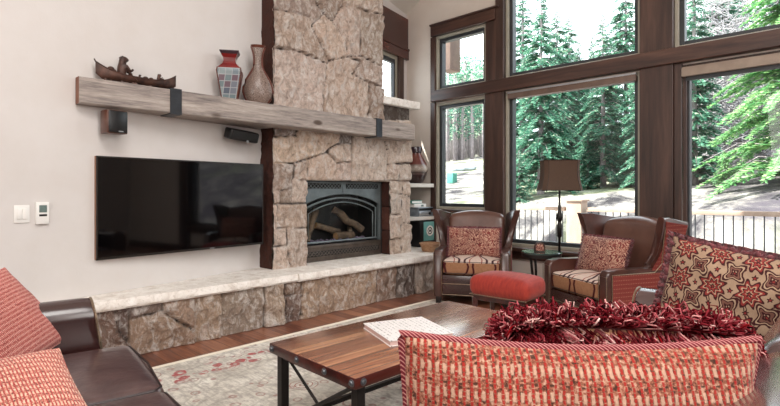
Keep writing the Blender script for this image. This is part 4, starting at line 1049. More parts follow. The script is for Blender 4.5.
# ================================================================= CUSHIONS
def cushion_mesh(bm, w, h, t, n=26, pinch=.05, p=2.6, sag=0.0, seed=0, wrinkle=.006, mi=0, roundc=0.0):
    """a stuffed cushion in the local x-z plane, front towards -y, base at z=0"""
    def outline(u, v):
        x = u*(w/2)*(1-pinch*(1-v*v)); z = v*(h/2)*(1-pinch*1.3*(1-u*u))
        if roundc:
            k = (abs(u)*abs(v))**4; x *= 1-roundc*k; z *= 1-roundc*k
        z -= sag*(1-u*u)*max(0, v)
        return x, z
    grid = {}
    for s in (-1, 1):
        for i in range(n+1):
            for k in range(n+1):
                u = math.sin((-1+2*i/n)*PI/2); v = math.sin((-1+2*k/n)*PI/2)
                edge = i in (0,n) or k in (0,n)
                if edge and s == 1: grid[(1,i,k)] = grid[(-1,i,k)]; continue
                x, z = outline(u, v)
                th = t/2*((1-abs(u)**p)*(1-abs(v)**p))**.5
                wr = wrinkle*noise.noise((u*3+seed, v*3, s))*(1 if not edge else 0)
                grid[(s,i,k)] = bm.verts.new((x, s*th+wr, z+h/2))
    for s in (-1, 1):
        for i in range(n):
            for k in range(n):
                q = [grid[(s,i,k)], grid[(s,i+1,k)], grid[(s,i+1,k+1)], grid[(s,i,k+1)]]
                if s == 1: q = q[::-1]
                try: f = bm.faces.new(q); f.material_index = mi
                except ValueError: pass
    def edgepts(m=40, grow=0):
        out = []
        for a, b in (((-1,-1),(1,-1)),((1,-1),(1,1)),((1,1),(-1,1)),((-1,1),(-1,-1))):
            for i in range(m):
                tt = i/m; u = a[0]+(b[0]-a[0])*tt; v = a[1]+(b[1]-a[1])*tt
                x, z = outline(u*.998, v*.998); out.append(Vector((x, 0, z+h/2)))
        return out
    return edgepts
def place(o, base, normal, up=(0,0,1), roll=0):
    """base = where the lower edge's middle rests; normal = the way the face (-y) looks"""
    z = Vector(up).normalized(); y = -Vector(normal).normalized(); y = (y-z*y.dot(z)).normalized(); x = y.cross(z)
    M = Matrix((x, y, z)).transposed()
    if roll: M = M@Matrix.Rotation(roll, 3, 'Y')
    o.matrix_world = Matrix.Translation(Vector(base))@M.to_4x4()

def cushion(label, w, h, t, mat, base, normal, up, edge='cord', edge_r=.007, roll=0, group=None, **k):
    nm = 'throw_pillow'
    root = thing(nm, label, 'pillow', (0,0,0), 0, group)
    bm = NB(); ep = cushion_mesh(bm, w, h, t, **k); obj('cover', bm, mat, root, sharp=180)
    if edge == 'cord':
        bm = NB(); tube(bm, ep(50), edge_r, 8, closed=True); obj('piping', bm, M_['cord'], root)
    elif edge == 'flat':
        bm = NB(); tube(bm, ep(40), edge_r, 6, closed=True); obj('piping', bm, mat, root)
    elif edge == 'ruffle':
        bm = NB(); pts = ep(90); L = len(pts); c = Vector((0,0,h/2)); q = []; rrr = []
        for i, p in enumerate(pts):
            a = i*1.9; d = (p-c).normalized()
            q.append(p+d*edge_r*(.5+.35*math.sin(i*1.35))+Vector((0, edge_r*.8*math.sin(i*.9), 0))); rrr.append(edge_r*(.85+.4*math.sin(i*1.7)))
        tube(bm, q, rrr, 8, closed=True)
        # folded ruffle band lying outside the cord
        for layer, amp_ in ((0,.55),(1,.9)):
            P0 = [bm.verts.new(p+Vector((0,edge_r*amp_*math.sin(i*.8+layer*2),0))) for i, p in enumerate(pts)]
            P1 = [bm.verts.new(p+(p-c).normalized()*edge_r*2.3+Vector((0,edge_r*1.6*math.sin(i*.8+layer*2+.4),0))) for i, p in enumerate(pts)]
            for i in range(L): bm.faces.new((P0[i],P0[(i+1)%L],P1[(i+1)%L],P1[i]))
        obj('ruffle_trim', bm, M_['ruffle'], root, sharp=180)
    elif edge == 'fringe':
        bm = NB(); pts = ep(120); L = len(pts); c = Vector((0,0,h/2)); lay = bm.loops.layers.color.new('Col')
        rg_ = random.Random(5); cols = [lin(x) for x in ('a04a58','b86a74','cf989c','e6c4c2','703040','f4e0dc','b84450')]
        for i in range(8500):
            f = rg_.random()*L; a = pts[int(f)%L].lerp(pts[(int(f)+1)%L], f%1); out = (a-c); out.y = 0; out.normalize()
            tg = Vector((-out.z, 0, out.x)); lenn = edge_r*rg_.uniform(.6,1.1)*(1+.45*noise.noise((f*.16, 3, 1)))
            d = (out+tg*rg_.uniform(-.6,.6)+Vector((0,rg_.uniform(-1.5,.9),0))).normalized()
            if a.z > h*.8 and rg_.random() < .45: d = (Vector((0,-.8,-.75))+out*rg_.uniform(0,.5)+tg*rg_.uniform(-.6,.6)).normalized()
            curl = (tg*rg_.uniform(-1,1)+Vector((0,rg_.uniform(-1,1),0)))*lenn*.38
            P4 = [a, a+d*lenn*.4+curl*.5, a+d*lenn*.8+curl, a+d*lenn*.95+curl*.3, a+d*lenn*.75-curl*.15]
            col = cols[min(6, int(abs(rg_.gauss(0,2.3))))]
            nf = len(bm.faces); tube(bm, P4, .0020, 3, caps=False); bm.faces.ensure_lookup_table()
            for fc in bm.faces[nf:]:
                for lp in fc.loops: lp[lay] = col
        fr = obj('fringe', bm, M_['fringe'], root, sharp=180)
        bm = NB(); tube(bm, pts[::3], .008, 6, closed=True); obj('piping', bm, M_['ruffle'], root)
    place(root, base, normal, up, roll)
    return root

# ================================================================= WING CHAIRS
def wing_chair(label, pos, rz):
    t = thing('wing_chair', label, 'armchair', pos, rz)          # local: front = -y, width x
    W, D = .84, .78
    yf, yb = -D/2, D/2
    for s in (-1, 1):
        bm = NB()
        pts = [(yf,.09),(yf-.005,.56),(yf+.02,.595),(yf+.10,.605),(yb-.30,.60),(yb-.05,.60),(yb-.02,.09)]
        prism(bm, pts, 'x', min(s*.315, s*.41), max(s*.315, s*.41), .02, 3)
        arm = obj('arm', bm, M_['leather'], t, sharp=40)
        bm = NB(); prism(bm, [(yf+.05,.14),(yf+.05,.56),(yb-.05,.56),(yb-.05,.14)], 'x', min(s*.408, s*.416), max(s*.408, s*.416), .002)
        obj('side_panel', bm, M_['redfab'], arm, smooth=False)['label'] = 'red woven outer panel'
        bm = NB(); tube(bm, [(s*.417,yf+.045,.13),(s*.417,yf+.045,.565),(s*.417,yb-.28,.565),(s*.417,yb-.20,.64),(s*.452,yb-.225,.80),(s*.485,yb-.235,.95)], .0045, 6)
        tube(bm, [(s*.365-s*.045,yf-.004,.12),(s*.365-s*.045,yf-.009,.55),(s*.365+s*.045,yf-.009,.55),(s*.365+s*.045,yf-.004,.12)], .0035, 6)
        obj('nail_trim', bm, M_['nail'], arm)
        # wing, flaring outward and back
        bm = NB(); wp = [(yb-.36,.59),(yb-.30,.63),(yb-.26,.72),(yb-.25,.84),(yb-.28,.96),(yb-.30,1.035),(yb-.20,1.03),(yb+.12,.985),(yb+.125,.95),(yb-.03,.59)]
        prism(bm, wp, 'x', min(s*.335, s*.405), max(s*.335, s*.405), .02, 3)
        for v_ in bm.verts:
            k = max(0, v_.co.z-.6); fr = max(0, (yb+.02-v_.co.y)/.3)
            v_.co.x += s*k*(.02+.24*min(1.3,fr))
        wg = obj('wing', bm, M_['leather'], t, sharp=40)
        bm = NB(); prism(bm, [(yb-.31,.58),(yb-.265,.65),(yb-.225,.75),(yb-.215,.87),(yb-.25,1.00),(yb+.10,.955),(yb-.03,.58)], 'x', min(s*.404, s*.411), max(s*.404, s*.411), .002)
        for v_ in bm.verts:
            k = max(0, v_.co.z-.6); fr = max(0, (yb+.02-v_.co.y)/.3); v_.co.x += s*k*(.02+.24*min(1.3,fr))
        obj('side_panel', bm, M_['redfab'], wg, smooth=False)['label'] = 'red woven outer panel'
    bm = NB()
    def wb(p):
        x, y, z = p; u = x/.33
        z2 = z+(.05*max(0,1-u*u) if z > 0 else 0); y2 = y+.05*u*u*-1+.14*(z+.35)/.7
        return (x, y2, z2)
    rbox(bm, 0, yb-.14, .67, .67, .16, .60, .06, puff=(0,.035,0), n=8, warp=wb)
    bk = obj('backrest', bm, M_['leather_taupe'], t, sharp=180)
    bm = NB(); box(bm, -.335, .335, yf+.01, yb-.05, .10, .33, .012); obj('seat_frame', bm, M_['leather_dark'], t, sharp=40)
    bm = NB(); tube(bm, [(-.32,yf+.004,.235),(.32,yf+.004,.235)], .004, 6); tube(bm, [(-.32,yf+.006,.115),(.32,yf+.006,.115)], .0035, 6); obj('nail_trim', bm, M_['nail'], t)
    bm = NB(); rbox(bm, 0, -.075, .415, .63, .62, .155, .035, puff=(0,.012,.035), n=8)
    for f in bm.faces: f.normal_update(); f.material_index = 0 if f.normal.z > .45 else 1
    sc_ = obj('seat_cushion', bm, [M_['seat_top'], M_['seat_band']], t, sharp=180)
    bm = NB()
    for zz_ in (.352,.478): tube(bm, [(-.305,-.35,zz_),(-.29,-.385,zz_),(.29,-.385,zz_),(.305,-.35,zz_),(.312,.20,zz_),(-.312,.20,zz_)], .004, 6, closed=True)
    obj('cushion_piping', bm, M_['piping'], sc_)
    for sx in (-1, 1):
        for y in (yf+.045, yb-.08):
            bm = NB(); prism(bm, [(sx*.36-.028,y-.028),(sx*.36+.028,y-.028),(sx*.36+.028,y+.028),(sx*.36-.028,y+.028)], 'z', 0, .10, .004); obj('leg', bm, M_['iron_black'], t)
    return t
def rdir(rz): return Vector((math.sin(rz), -math.cos(rz), 0))         # the way a thing turned by rz faces
c1p, c1r = Vector((-3.345, 4.865, 0)), math.radians(29)
wing_chair('brown leather wing chair next to the hearth, facing the coffee table', c1p, c1r)
n1 = rdir(c1r)
cushion('maroon scroll-patterned pillow on the wing chair by the hearth', .60, .34, .16, M_['kilim_small'], c1p+Vector((0,0,.505))+n1*.10, n1, (n1*-.30+Vector((0,0,1))), 'ruffle', .010, pinch=.04)
# facing from c1 towards camera is n1; second chair, by the big window post
c2r = math.radians(-26)
n2 = rdir(c2r); c2front = Vector((-1.93, 4.33, 0)); c2p = c2front-n2*.39
wing_chair('brown leather wing chair with red woven side panel, right of the floor lamp', c2p, c2r)
cushion('maroon scroll-patterned pillow on the wing chair beside the lamp', .58, .34, .16, M_['kilim_small'], c2p+Vector((0,0,.505))+n2*.10, n2, (n2*-.28+Vector((0,0,1))), 'ruffle', .010, pinch=.04, seed=3)

# ================================================================= OTTOMAN
oc = Vector((-2.335, 3.90, 0)); ow, od = .56, .40
ot = thing('ottoman', 'red velvet footstool with dark legs in front of the wing chairs', 'ottoman', oc, math.radians(3))
bm = NB(); rbox(bm, 0, 0, .42, ow, od, .17, .06, puff=(.015,.015,.035), n=8); obj('top', bm, M_['velvet'], ot, sharp=180)
bm = NB(); box(bm, -ow/2+.035, ow/2-.035, -od/2+.035, od/2-.035, .29, .345, .006); obj('frame', bm, M_['tableedge'], ot)
bm = NB(); e = .004; e=.012; tube(bm, [(-ow/2+e,-od/2+e,.342),(ow/2-e,-od/2+e,.342),(ow/2-e,od/2-e,.342),(-ow/2+e,od/2-e,.342)], .004, 6, closed=True); obj('nail_trim', bm, M_['nail'], ot)
for sx in (-1,1):
    for sy in (-1,1):
        bm = NB(); x, y = sx*(ow/2-.045), sy*(od/2-.045)
        tube(bm, [(x,y,.31),(x,y,.20),(x+sx*.01,y+sy*.01,.0)], [.032,.026,.018], 4); obj('leg', bm, M_['tableedge'], ot, sharp=30)

# ================================================================= SIDE TABLE, its plaque, FLOOR LAMP
st_ = Vector((-2.60, 5.05, 0))
t = thing('side_table', 'small round dark side table between the two wing chairs', 'side table', st_)
bm = NB(); lathe(bm, [(0,.575),(.20,.575),(.212,.58),(.214,.592),(.208,.60),(0,.60)], 48); obj('tabletop', bm, M_['table_glass'], t)
bm = NB(); lathe(bm, [(.200,.545),(.209,.545),(.209,.58),(.200,.58)], 48); obj('apron', bm, M_['iron_black'], t)
for k in range(3):
    a = 2*PI*k/3+.35; bm = NB(); x, y = math.cos(a), math.sin(a)
    tube(bm, [(x*.185,y*.185,.56),(x*.15,y*.15,.36),(x*.16,y*.16,.2),(x*.22,y*.22,.0)], .014, 8); obj('leg', bm, M_['iron_black'], t)
bm = NB(); lathe(bm, [(0,.24),(.13,.24),(.135,.25),(.13,.26),(0,.26)], 32); obj('lower_shelf', bm, M_['iron_black'], t)
p = Vector((st_.x-.0, st_.y-.045, .602))
t = thing('arched_plaque', 'little round-topped framed plaque standing on the side table', 'ornament', p, YAW)
bm = NB(); A5 = [(-.058,.0),(.058,0),(.058,.05)]+[(.058*math.cos(a*PI/12), .05+.055*math.sin(a*PI/12)) for a in range(1,12)]+[(-.058,.05)]
prism(bm, A5, 'y', -.012, .012, .003); obj('frame', bm, M_['bronze_fig'], t)
bm = NB(); prism(bm, [(a*.72, b*.72+.012) for a, b in A5], 'y', -.0155, -.0125); obj('picture', bm, M_['kilim_small'], t, smooth=False)
bm = NB(); tube(bm, [(.0,.012,.07),(0,.05,.0)], .004, 6); obj('strut', bm, M_['iron_black'], t)
lp = ray(559.5)*5.74; lp.z = 0
t = thing('floor_lamp', 'floor lamp with tapered brown linen shade in front of the middle window', 'floor lamp', lp, YAW)
bm = NB(); lathe(bm, [(0,0),(.13,0),(.13,.015),(.09,.03),(.03,.045),(.02,.07),(0,.07)], 36); obj('base', bm, M_['iron_black'], t)
bm = NB(); lathe(bm, [(.014,.06),(.014,.72),(.028,.74),(.03,.86),(.018,.90),(.032,.93),(.036,.96),(.03,.99),(.018,1.03),(.018,1.08),(.012,1.10),(.012,1.34)], 20); obj('pole', bm, M_['iron_black'], t)
bm = NB(); w0, w1_, z0_, z1_ = .232, .205, 1.262, 1.605
def sq(w, dpt, z): return [(-w,-dpt,z),(w,-dpt,z),(w,dpt,z),(-w,dpt,z)]
rings = []
for k in range(9):
    f = k/8; w = w0+(w1_-w0)*f-.018*math.sin(PI*f); ring = []
    cc = .04
    for (sx, sy) in ((-1,-1),(1,-1),(1,1),(-1,1)):
        a, b = (sx*w, sy*w*.62)
        if sx*sy > 0: pr = [(a, b-sy*cc), (a-sx*cc, b)]
        else: pr = [(a-sx*cc, b), (a, b-sy*cc)]
        for q in pr: ring.append(bm.verts.new((q[0], q[1], z0_+(z1_-z0_)*f)))
    rings.append(ring)
for A_, B_ in zip(rings, rings[1:]):
    for k in range(8): bm.faces.new((A_[k],A_[(k+1)%8],B_[(k+1)%8],B_[k]))
sh_ = obj('lamp_shade', bm, M_['shade_fab'], t, smooth=False)
md = sh_.modifiers.new('solid', 'SOLIDIFY'); md.thickness = .003
bm = NB()
for f in (0, 1):
    w = w0+(w1_-w0)*f; z = z0_+(z1_-z0_)*f; cc = .04; b_ = w*.62
    tube(bm, [(-w,-b_+cc,z),(-w+cc,-b_,z),(w-cc,-b_,z),(w,-b_+cc,z),(w,b_-cc,z),(w-cc,b_,z),(-w+cc,b_,z),(-w,b_-cc,z)], .006, 6, closed=True)
for s in (-1,1):
    tube(bm, [(s*(w0+(w1_-w0)*f-.018*math.sin(PI*f)-.04), -(w0+(w1_-w0)*f-.018*math.sin(PI*f))*.62-.001, z0_+(z1_-z0_)*f) for f in [k/8 for k in range(9)]], .0025, 5)
obj('shade_binding', bm, M_['iron_black'], t)
bm = NB()
for a, b in (((-.2,0,1.34),(.2,0,1.34)),((0,-.12,1.34),(0,.12,1.34))): tube(bm, [a, b], .003, 5)
tube(bm, [(0,0,1.3),(0,0,1.40)], .02, 10); obj('socket', bm, M_['iron_black'], t)

# ================================================================= COFFEE TABLE AND BOOK
ct = thing('coffee_table', 'long plank-top coffee table with bolted edges and black metal legs', 'coffee table', (-1.862, 2.115, .013), math.radians(-2))
tw, tl, th0, th1 = .342, .715, .412, .463
bm = NB(); box(bm, -tw, tw, -tl, tl, th0, th1, .006, mi=0)
bm.faces.ensure_lookup_table()
for f in bm.faces:
    f.normal_update(); f.material_index = 0 if f.normal.z > .5 else 1
obj('tabletop', bm, [M_['tabletop'], M_['tableedge']], ct, sharp=30)
bm = NB()
for x in (-tw+.03,tw-.03):
    pass
def bolt(bm, p, axis):
    R = {'-y': Matrix.Rotation(PI/2,4,'X'), 'x': Matrix.Rotation(PI/2,4,'Y')}[axis]
    lathe(bm, [(.0165,0),(.0165,.003),(.012,.004),(.011,.0045),(.009,.010),(0,.012)], 14, M=Matrix.Translation(p)@R)
for p, ax in [((x,-tl,.438),'-y') for x in (-.315,-.09,.13,.32)]+[((tw,y,.438),'x') for y in (-.67,-.3,.1,.5,.68)]:
    bm = NB(); bolt(bm, p, ax); obj('bolt', bm, M_['bolt'], ct)
for sx in (-1,1):
    for sy in (-1,1):
        bm = NB(); x, y = sx*(tw-.045), sy*(tl-.055); box(bm, x-.022, x+.022, y-.022, y+.022, 0, .412, .003); obj('leg', bm, M_['iron_black'], ct, smooth=False)
for sy in (-1,1):
    y = sy*(tl-.055)
    for s in (-1,1):
        bm = NB(); tube(bm, [(-s*(tw-.06),y+s*.008,.40),(s*(tw-.06),y+s*.008,.06)], .0095, 4); obj('cross_brace', bm, M_['iron_black'], ct, sharp=20)
    bm = NB(); box(bm, -tw+.06, tw-.06, y-.012, y+.012, .05, .075); obj('stretcher', bm, M_['iron_black'], ct, smooth=False)
    bm = NB(); box(bm, -tw+.06, tw-.06, y-.015, y+.015, .385, .411); obj('top_rail', bm, M_['tableedge'], ct, smooth=False)
for sx in (-1,1):
    bm = NB(); x = sx*(tw-.045); box(bm, x-.012, x+.012, -tl+.08, tl-.08, .05, .075); obj('stretcher', bm, M_['iron_black'], ct, smooth=False)
bkr = math.radians(-22)
bkk = thing('book', 'large pale printed book lying on the coffee table', 'book', (-1.835, 2.03, .477), bkr)
bm = NB(); box(bm, -.185, .185, -.185, .185, .0, .004, .001); box(bm, -.185, .185, -.185, .185, .026, .030, .001); obj('cover', bm, M_['paper'], bkk, smooth=False)
bm = NB(); box(bm, -.18, .18, -.18, .18, .004, .026); obj('pages', bm, M_['pages'], bkk, smooth=False)

# ================================================================= LOVESEAT (left)
lr = math.radians(-8.7); LS = Vector((-2.76, .885, 0))      # inner front corner of its far arm
U = Vector((math.cos(lr), math.sin(lr), 0)); Vb = Vector((math.sin(lr), -math.cos(lr), 0))     # U along the seat, Vb to the back
ls = thing('leather_loveseat', 'brown leather loveseat with rolled arm at the left edge, facing the window', 'sofa', LS, lr)
# local: +x along the seat, -y to the back
cwid = .735; LT = 2*cwid
bm = NB(); box(bm, -.02, LT+.02, -.92, -.05, .10, .33, .02, 3); obj('seat_frame', bm, M_['leather_sofa'], ls)
for i in range(2):
    bm = NB(); rbox(bm, cwid*(i+.5), -.31, .395, cwid-.006, .70, .16, .045, puff=(0,.03,.02), n=8); sc_ = obj('seat_cushion', bm, M_['leather_sofa'], ls, sharp=180)
    bm = NB(); a, b = cwid*i+.012, cwid*(i+1)-.012
    tube(bm, [(a,-.64,.462),(a,.0,.462),(a+.03,.03,.462),((a+b)/2,.047,.466),(b-.03,.03,.462),(b,.0,.462),(b,-.64,.462)], .0055, 6); obj('cushion_piping', bm, M_['piping'], sc_)
    bm = NB(); rbox(bm, cwid*(i+.5), -.72, .66, cwid-.01, .20, .46, .07, puff=(0,.03,.02), n=8, M=None); obj('back_cushion', bm, M_['leather_sofa'], ls, sharp=180)
bm = NB(); box(bm, -.2, LT+.2, -1.0, -.84, .10, .80, .04, 3); obj('back', bm, M_['leather_sofa'], ls)
def roll_arm(x0, s, nm='arm'):
    """scrolled arm: profile in x-z swept from the front to the back"""
    bm = NB(); prof = []
    for k in range(13):                      # rolled top
        a = math.radians(-40+220*k/12); prof.append((.105+.095*math.cos(a), .615+.095*math.sin(a)))
    prof += [(.02,.50),(.02,.10),(.19,.10),(.185,.45)]
    ys = [-.125,-.132,-.17,-.35,-.60,-.98]; grow = [.90,.985,1,1,1,1]; rows = []
    for y, g in zip(ys, grow):
        rows.append([bm.verts.new((x0-s*(.105+(px_-.105)*g), y+.11*(1-(z_/.72))*(1 if y > -.2 else 0), .38+(z_-.38)*g)) for px_, z_ in prof])
    n_ = len(prof)
    for A_, B_ in zip(rows, rows[1:]):
        for k in range(n_): bm.faces.new((A_[k],A_[(k+1)%n_],B_[(k+1)%n_],B_[k]))
    bm.faces.new(rows[0]); bm.faces.new(rows[-1][::-1])
    a_ = obj(nm, bm, M_['leather_dark'], ls, sharp=60)
    bm = NB(); tube(bm, [(x0-s*(.105+(px_-.105)*.99), -.128+.11*(1-(z_/.72)), .38+(z_-.38)*.99) for px_, z_ in prof], .006, 6, closed=True); obj('nail_trim', bm, M_['nail'], a_)
roll_arm(0, 1); roll_arm(LT, -1)
for x in (-.1, LT+.1):
    for y in (-.2, -.92):
        bm = NB(); lathe(bm, [(.03,0),(.04,.05),(.035,.1)], 14, cx=x, cy=y); obj('leg', bm, M_['piping'], ls)
def L2W(x, y, z): return LS+U*x-(-Vb)*0+Vector((-math.sin(lr), math.cos(lr), 0))*y+Vector((0,0,z))
# tweed cushions on it
f0 = Vector((-math.sin(lr), math.cos(lr), 0))
cushion('red tweed pillow leaning on the back of the loveseat by its arm', .50, .46, .14, M_['tweed_small'], L2W(.10,-.36,.482), (f0*.72+U*.66), (-f0*.75-U*.45+Vector((0,0,1))), 'flat', .005, roll=math.radians(-3))
cushion('coral tweed pillow reclining nearest the camera on the loveseat', .50, .48, .15, M_['tweed_bold'], L2W(1.20,-.46,.50), (U*.35+f0*.1+Vector((0,0,.93))), (-U*.43-f0*.10+Vector((0,0,.19))), 'flat', .005, seed=9)

# ================================================================= SOFA (right foreground)
SX0, SX1, SY0, SY1 = -.98, -.20, .68, 3.02        # inner seat rectangle
sf = thing('leather_sofa', 'brown leather sofa in the right foreground with shiny rolled back, heaped with pillows', 'sofa', (-.4, 1.85, 0))
SO = Vector((-.4, 1.85, 0))
def so(nm, bm, m, par=None, **k):
    return loc(obj(nm, bm, m, par or sf, **k), SO)
bm = NB(); box(bm, SX0+.03, .06, SY0-.02, SY1+.02, .08, .30, .02, 3); so('seat_frame', bm, M_['leather_sofa'])
for i in range(3):
    a = SY0+(SY1-SY0)*i/3; b = SY0+(SY1-SY0)*(i+1)/3
    bm = NB(); rbox(bm, (SX0+SX1)/2-.01, (a+b)/2, .385, SX1-SX0, b-a-.006, .17, .045, puff=(.02,0,.015), n=8); so('seat_cushion', bm, M_['leather_sofa'], sharp=180)
    bm = NB(); rbox(bm, -.09, (a+b)/2, .675, .25, b-a-.008, .45, .09, puff=(.035,0,.02), n=8); so('back_cushion', bm, M_['leather_shiny'], sharp=180)
bm = NB(); box(bm, .0, .14, SY0-.22, SY1+.24, .08, .80, .05, 4); so('back', bm, M_['leather_shiny'])
for a, b in ((SY0-.24, SY0-.02), (SY1+.02, SY1+.24)):
    bm = NB(); prof = [(a+.02,.10),(a+.03,.50)]+[((a+b)/2-.105*math.cos(math.radians(k*20)), .585+.10*math.sin(math.radians(k*20))) for k in range(10)]+[(b-.02,.50),(b-.02,.10)]
    prism(bm, prof, 'x', SX0-.02, .05, .02, 3); ar = so('arm', bm, M_['leather_shiny'], sharp=60)
    bm = NB(); tube(bm, [(SX0-.024, y, z) for y, z in prof], .005, 6, closed=True); o_ = obj('nail_trim', bm, M_['nail'], ar)
for x in (SX0+.05, .07):
    for y in (SY0-.12, SY1+.12):
        bm = NB(); lathe(bm, [(.03,0),(.04,.04),(.035,.09)], 14, cx=x, cy=y); so('leg', bm, M_['piping'])
ST = .474
# cushions heaped on it
toCam = -FW
pT = at(566, 200, .93); pT.z = ST+.025
cushion('big red and cream tweed lumbar pillow with twisted cord edge, nearest the camera', .625, .50, .19, M_['tweed'], pT, (toCam-RT*.02+Vector((0,0,.12))), (FW*-.10+Vector((0,0,1))), 'cord', .0075, roll=math.radians(.5), pinch=.05, n=36, wrinkle=.012, sag=.006)
pF = at(605, 200, 1.22); pF.z = ST+.03
cushion('peach medallion pillow with thick maroon loop fringe, behind the tweed pillow', .56, .44, .15, M_['kilim_peach'], pF, (toCam+Vector((0,0,.35))), (FW*-.14+Vector((0,0,1))), 'fringe', .060, roll=math.radians(2), pinch=.02, roundc=.10, wrinkle=.01)
cushion('large cream and maroon medallion pillow with ruffled edge against the far sofa arm', .60, .49, .20, M_['kilim'], Vector((-.535, 2.78, ST+.03)), (Vector((.0,-1,.12))), Vector((.0,.22,1)), 'ruffle', .014, roll=math.radians(9), pinch=.07, n=34, wrinkle=.02)
# ================================================================= OUTSIDE
def gz(x, y):
    d = max(0, y-9.5); r = math.hypot(x, y)
    right = max(0, min(1, (x+3.5)/4.5))
    z = -.75+1.45*min(1, d/2.2)**2+.133*max(0, d-1)*(1-right)+right*(.30*max(0, d-1.6))+.22*noise.noise((x*.25, y*.25, 0))*min(1, d/4)
    return z
def ground_at(px, py, Z0=10, Z1=60):
    Z = Z0
    while Z < Z1:
        p = at(px, py, Z)
        if p.z <= gz(p.x, p.y): break
        Z += .1
    return at(px, py, Z)
bm = NB(); nx, ny = 90, 90; g = []
for i in range(nx+1):
    x = -55+85*i/nx
    g.append([bm.verts.new((x, y, gz(x, y)+.08*noise.noise((x*1.1, y*1.1, 4)))) for y in [6.1+78*(k/ny)**1.7 for k in range(ny+1)]])
for i in range(nx):
    for k in range(ny): bm.faces.new((g[i][k],g[i+1][k],g[i+1][k+1],g[i][k+1]))
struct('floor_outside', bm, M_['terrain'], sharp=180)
bm = NB(); box(bm, -7.5, 3.2, YW+.24, 9.25, -.10, -.03); struct('floor_deck', bm, M_['deck'], smooth=False)
# railing
YRL = 9.0
def railing(x0, x1, label, post_left=None):
    t = thing('deck_railing', label, 'railing', (x0, YRL, -.03))
    bm = NB(); box(bm, 0, x1-x0, -.07, .07, .92, .99, .006); obj('top_rail', bm, M_['railw'], t)
    bm = NB(); box(bm, 0, x1-x0, -.03, .03, .22, .28, .004); obj('bottom_rail', bm, M_['railw'], t)
    n = int((x1-x0)/.125)
    b0 = None
    for i in range(n):
        x = (i+.5)*(x1-x0)/n
        if b0 is None:
            bm = NB(); tube(bm, [(0,0,.28),(0,0,.92)], .0095, 6); b0 = obj('baluster', bm, M_['iron'], t); b0.location = (x,0,0)
        else:
            c = b0.copy(); C.objects.link(c); c.parent = t; c.location = (x,0,0)
    return t
pL, pR = on_y(567, 200, YRL).x, on_y(587, 200, YRL).x
railing(-6.6, pL-.02, 'deck railing seen through the middle window, left of the chunky post')
railing(pR+.02, 2.3, 'deck railing right of the chunky post, seen through the right window')
t = thing('deck_post', 'chunky square wooden deck post behind the lamp', 'post', ((pL+pR)/2, YRL, -.03))
w = .14
bm = NB(); box(bm, -w, w, -w, w, 0, 1.10, .008); obj('shaft', bm, M_['railw'], t)
bm = NB(); box(bm, -w-.03, w+.03, -w-.03, w+.03, 1.10, 1.14, .01); obj('cap', bm, M_['railw'], t)
# eave bracket seen through the small upper window
p = at(450, 58, 9.0)
bm = NB(); box(bm, p.x-.10, p.x+.12, p.y-.15, p.y+.15, p.z-.25, p.z+2.6, .01); o = obj('porch_beam', bm, M_['shade_wood'], None); tag(o, 'grey timber end of the porch roof seen through the small upper window', 'beam')
# boulder and utility box in the clearing
p = ground_at(464, 171); bm = NB(); bmesh.ops.create_icosphere(bm, subdivisions=3, radius=1)
for v_ in bm.verts: v_.co = Vector((v_.co.x*.8, v_.co.y*.6, max(-.25, v_.co.z*.30)))*(1+.18*noise.noise(v_.co*2.2))
o = obj('boulder', bm, M_['rock'], None, sharp=180, loc=(p.x, p.y, gz(p.x, p.y)+.15)); tag(o, 'low blue-grey boulder in the bright clearing beyond the small lower window', 'boulder')
p = ground_at(452, 183); bm = NB(); box(bm, -.16, .16, -.16, .16, 0, .45, .03); o = obj('utility_box', bm, M_['teal_book'], None, loc=(p.x, p.y, gz(p.x, p.y)-.03)); tag(o, 'small teal box standing in the clearing outside the small lower window', 'utility box')

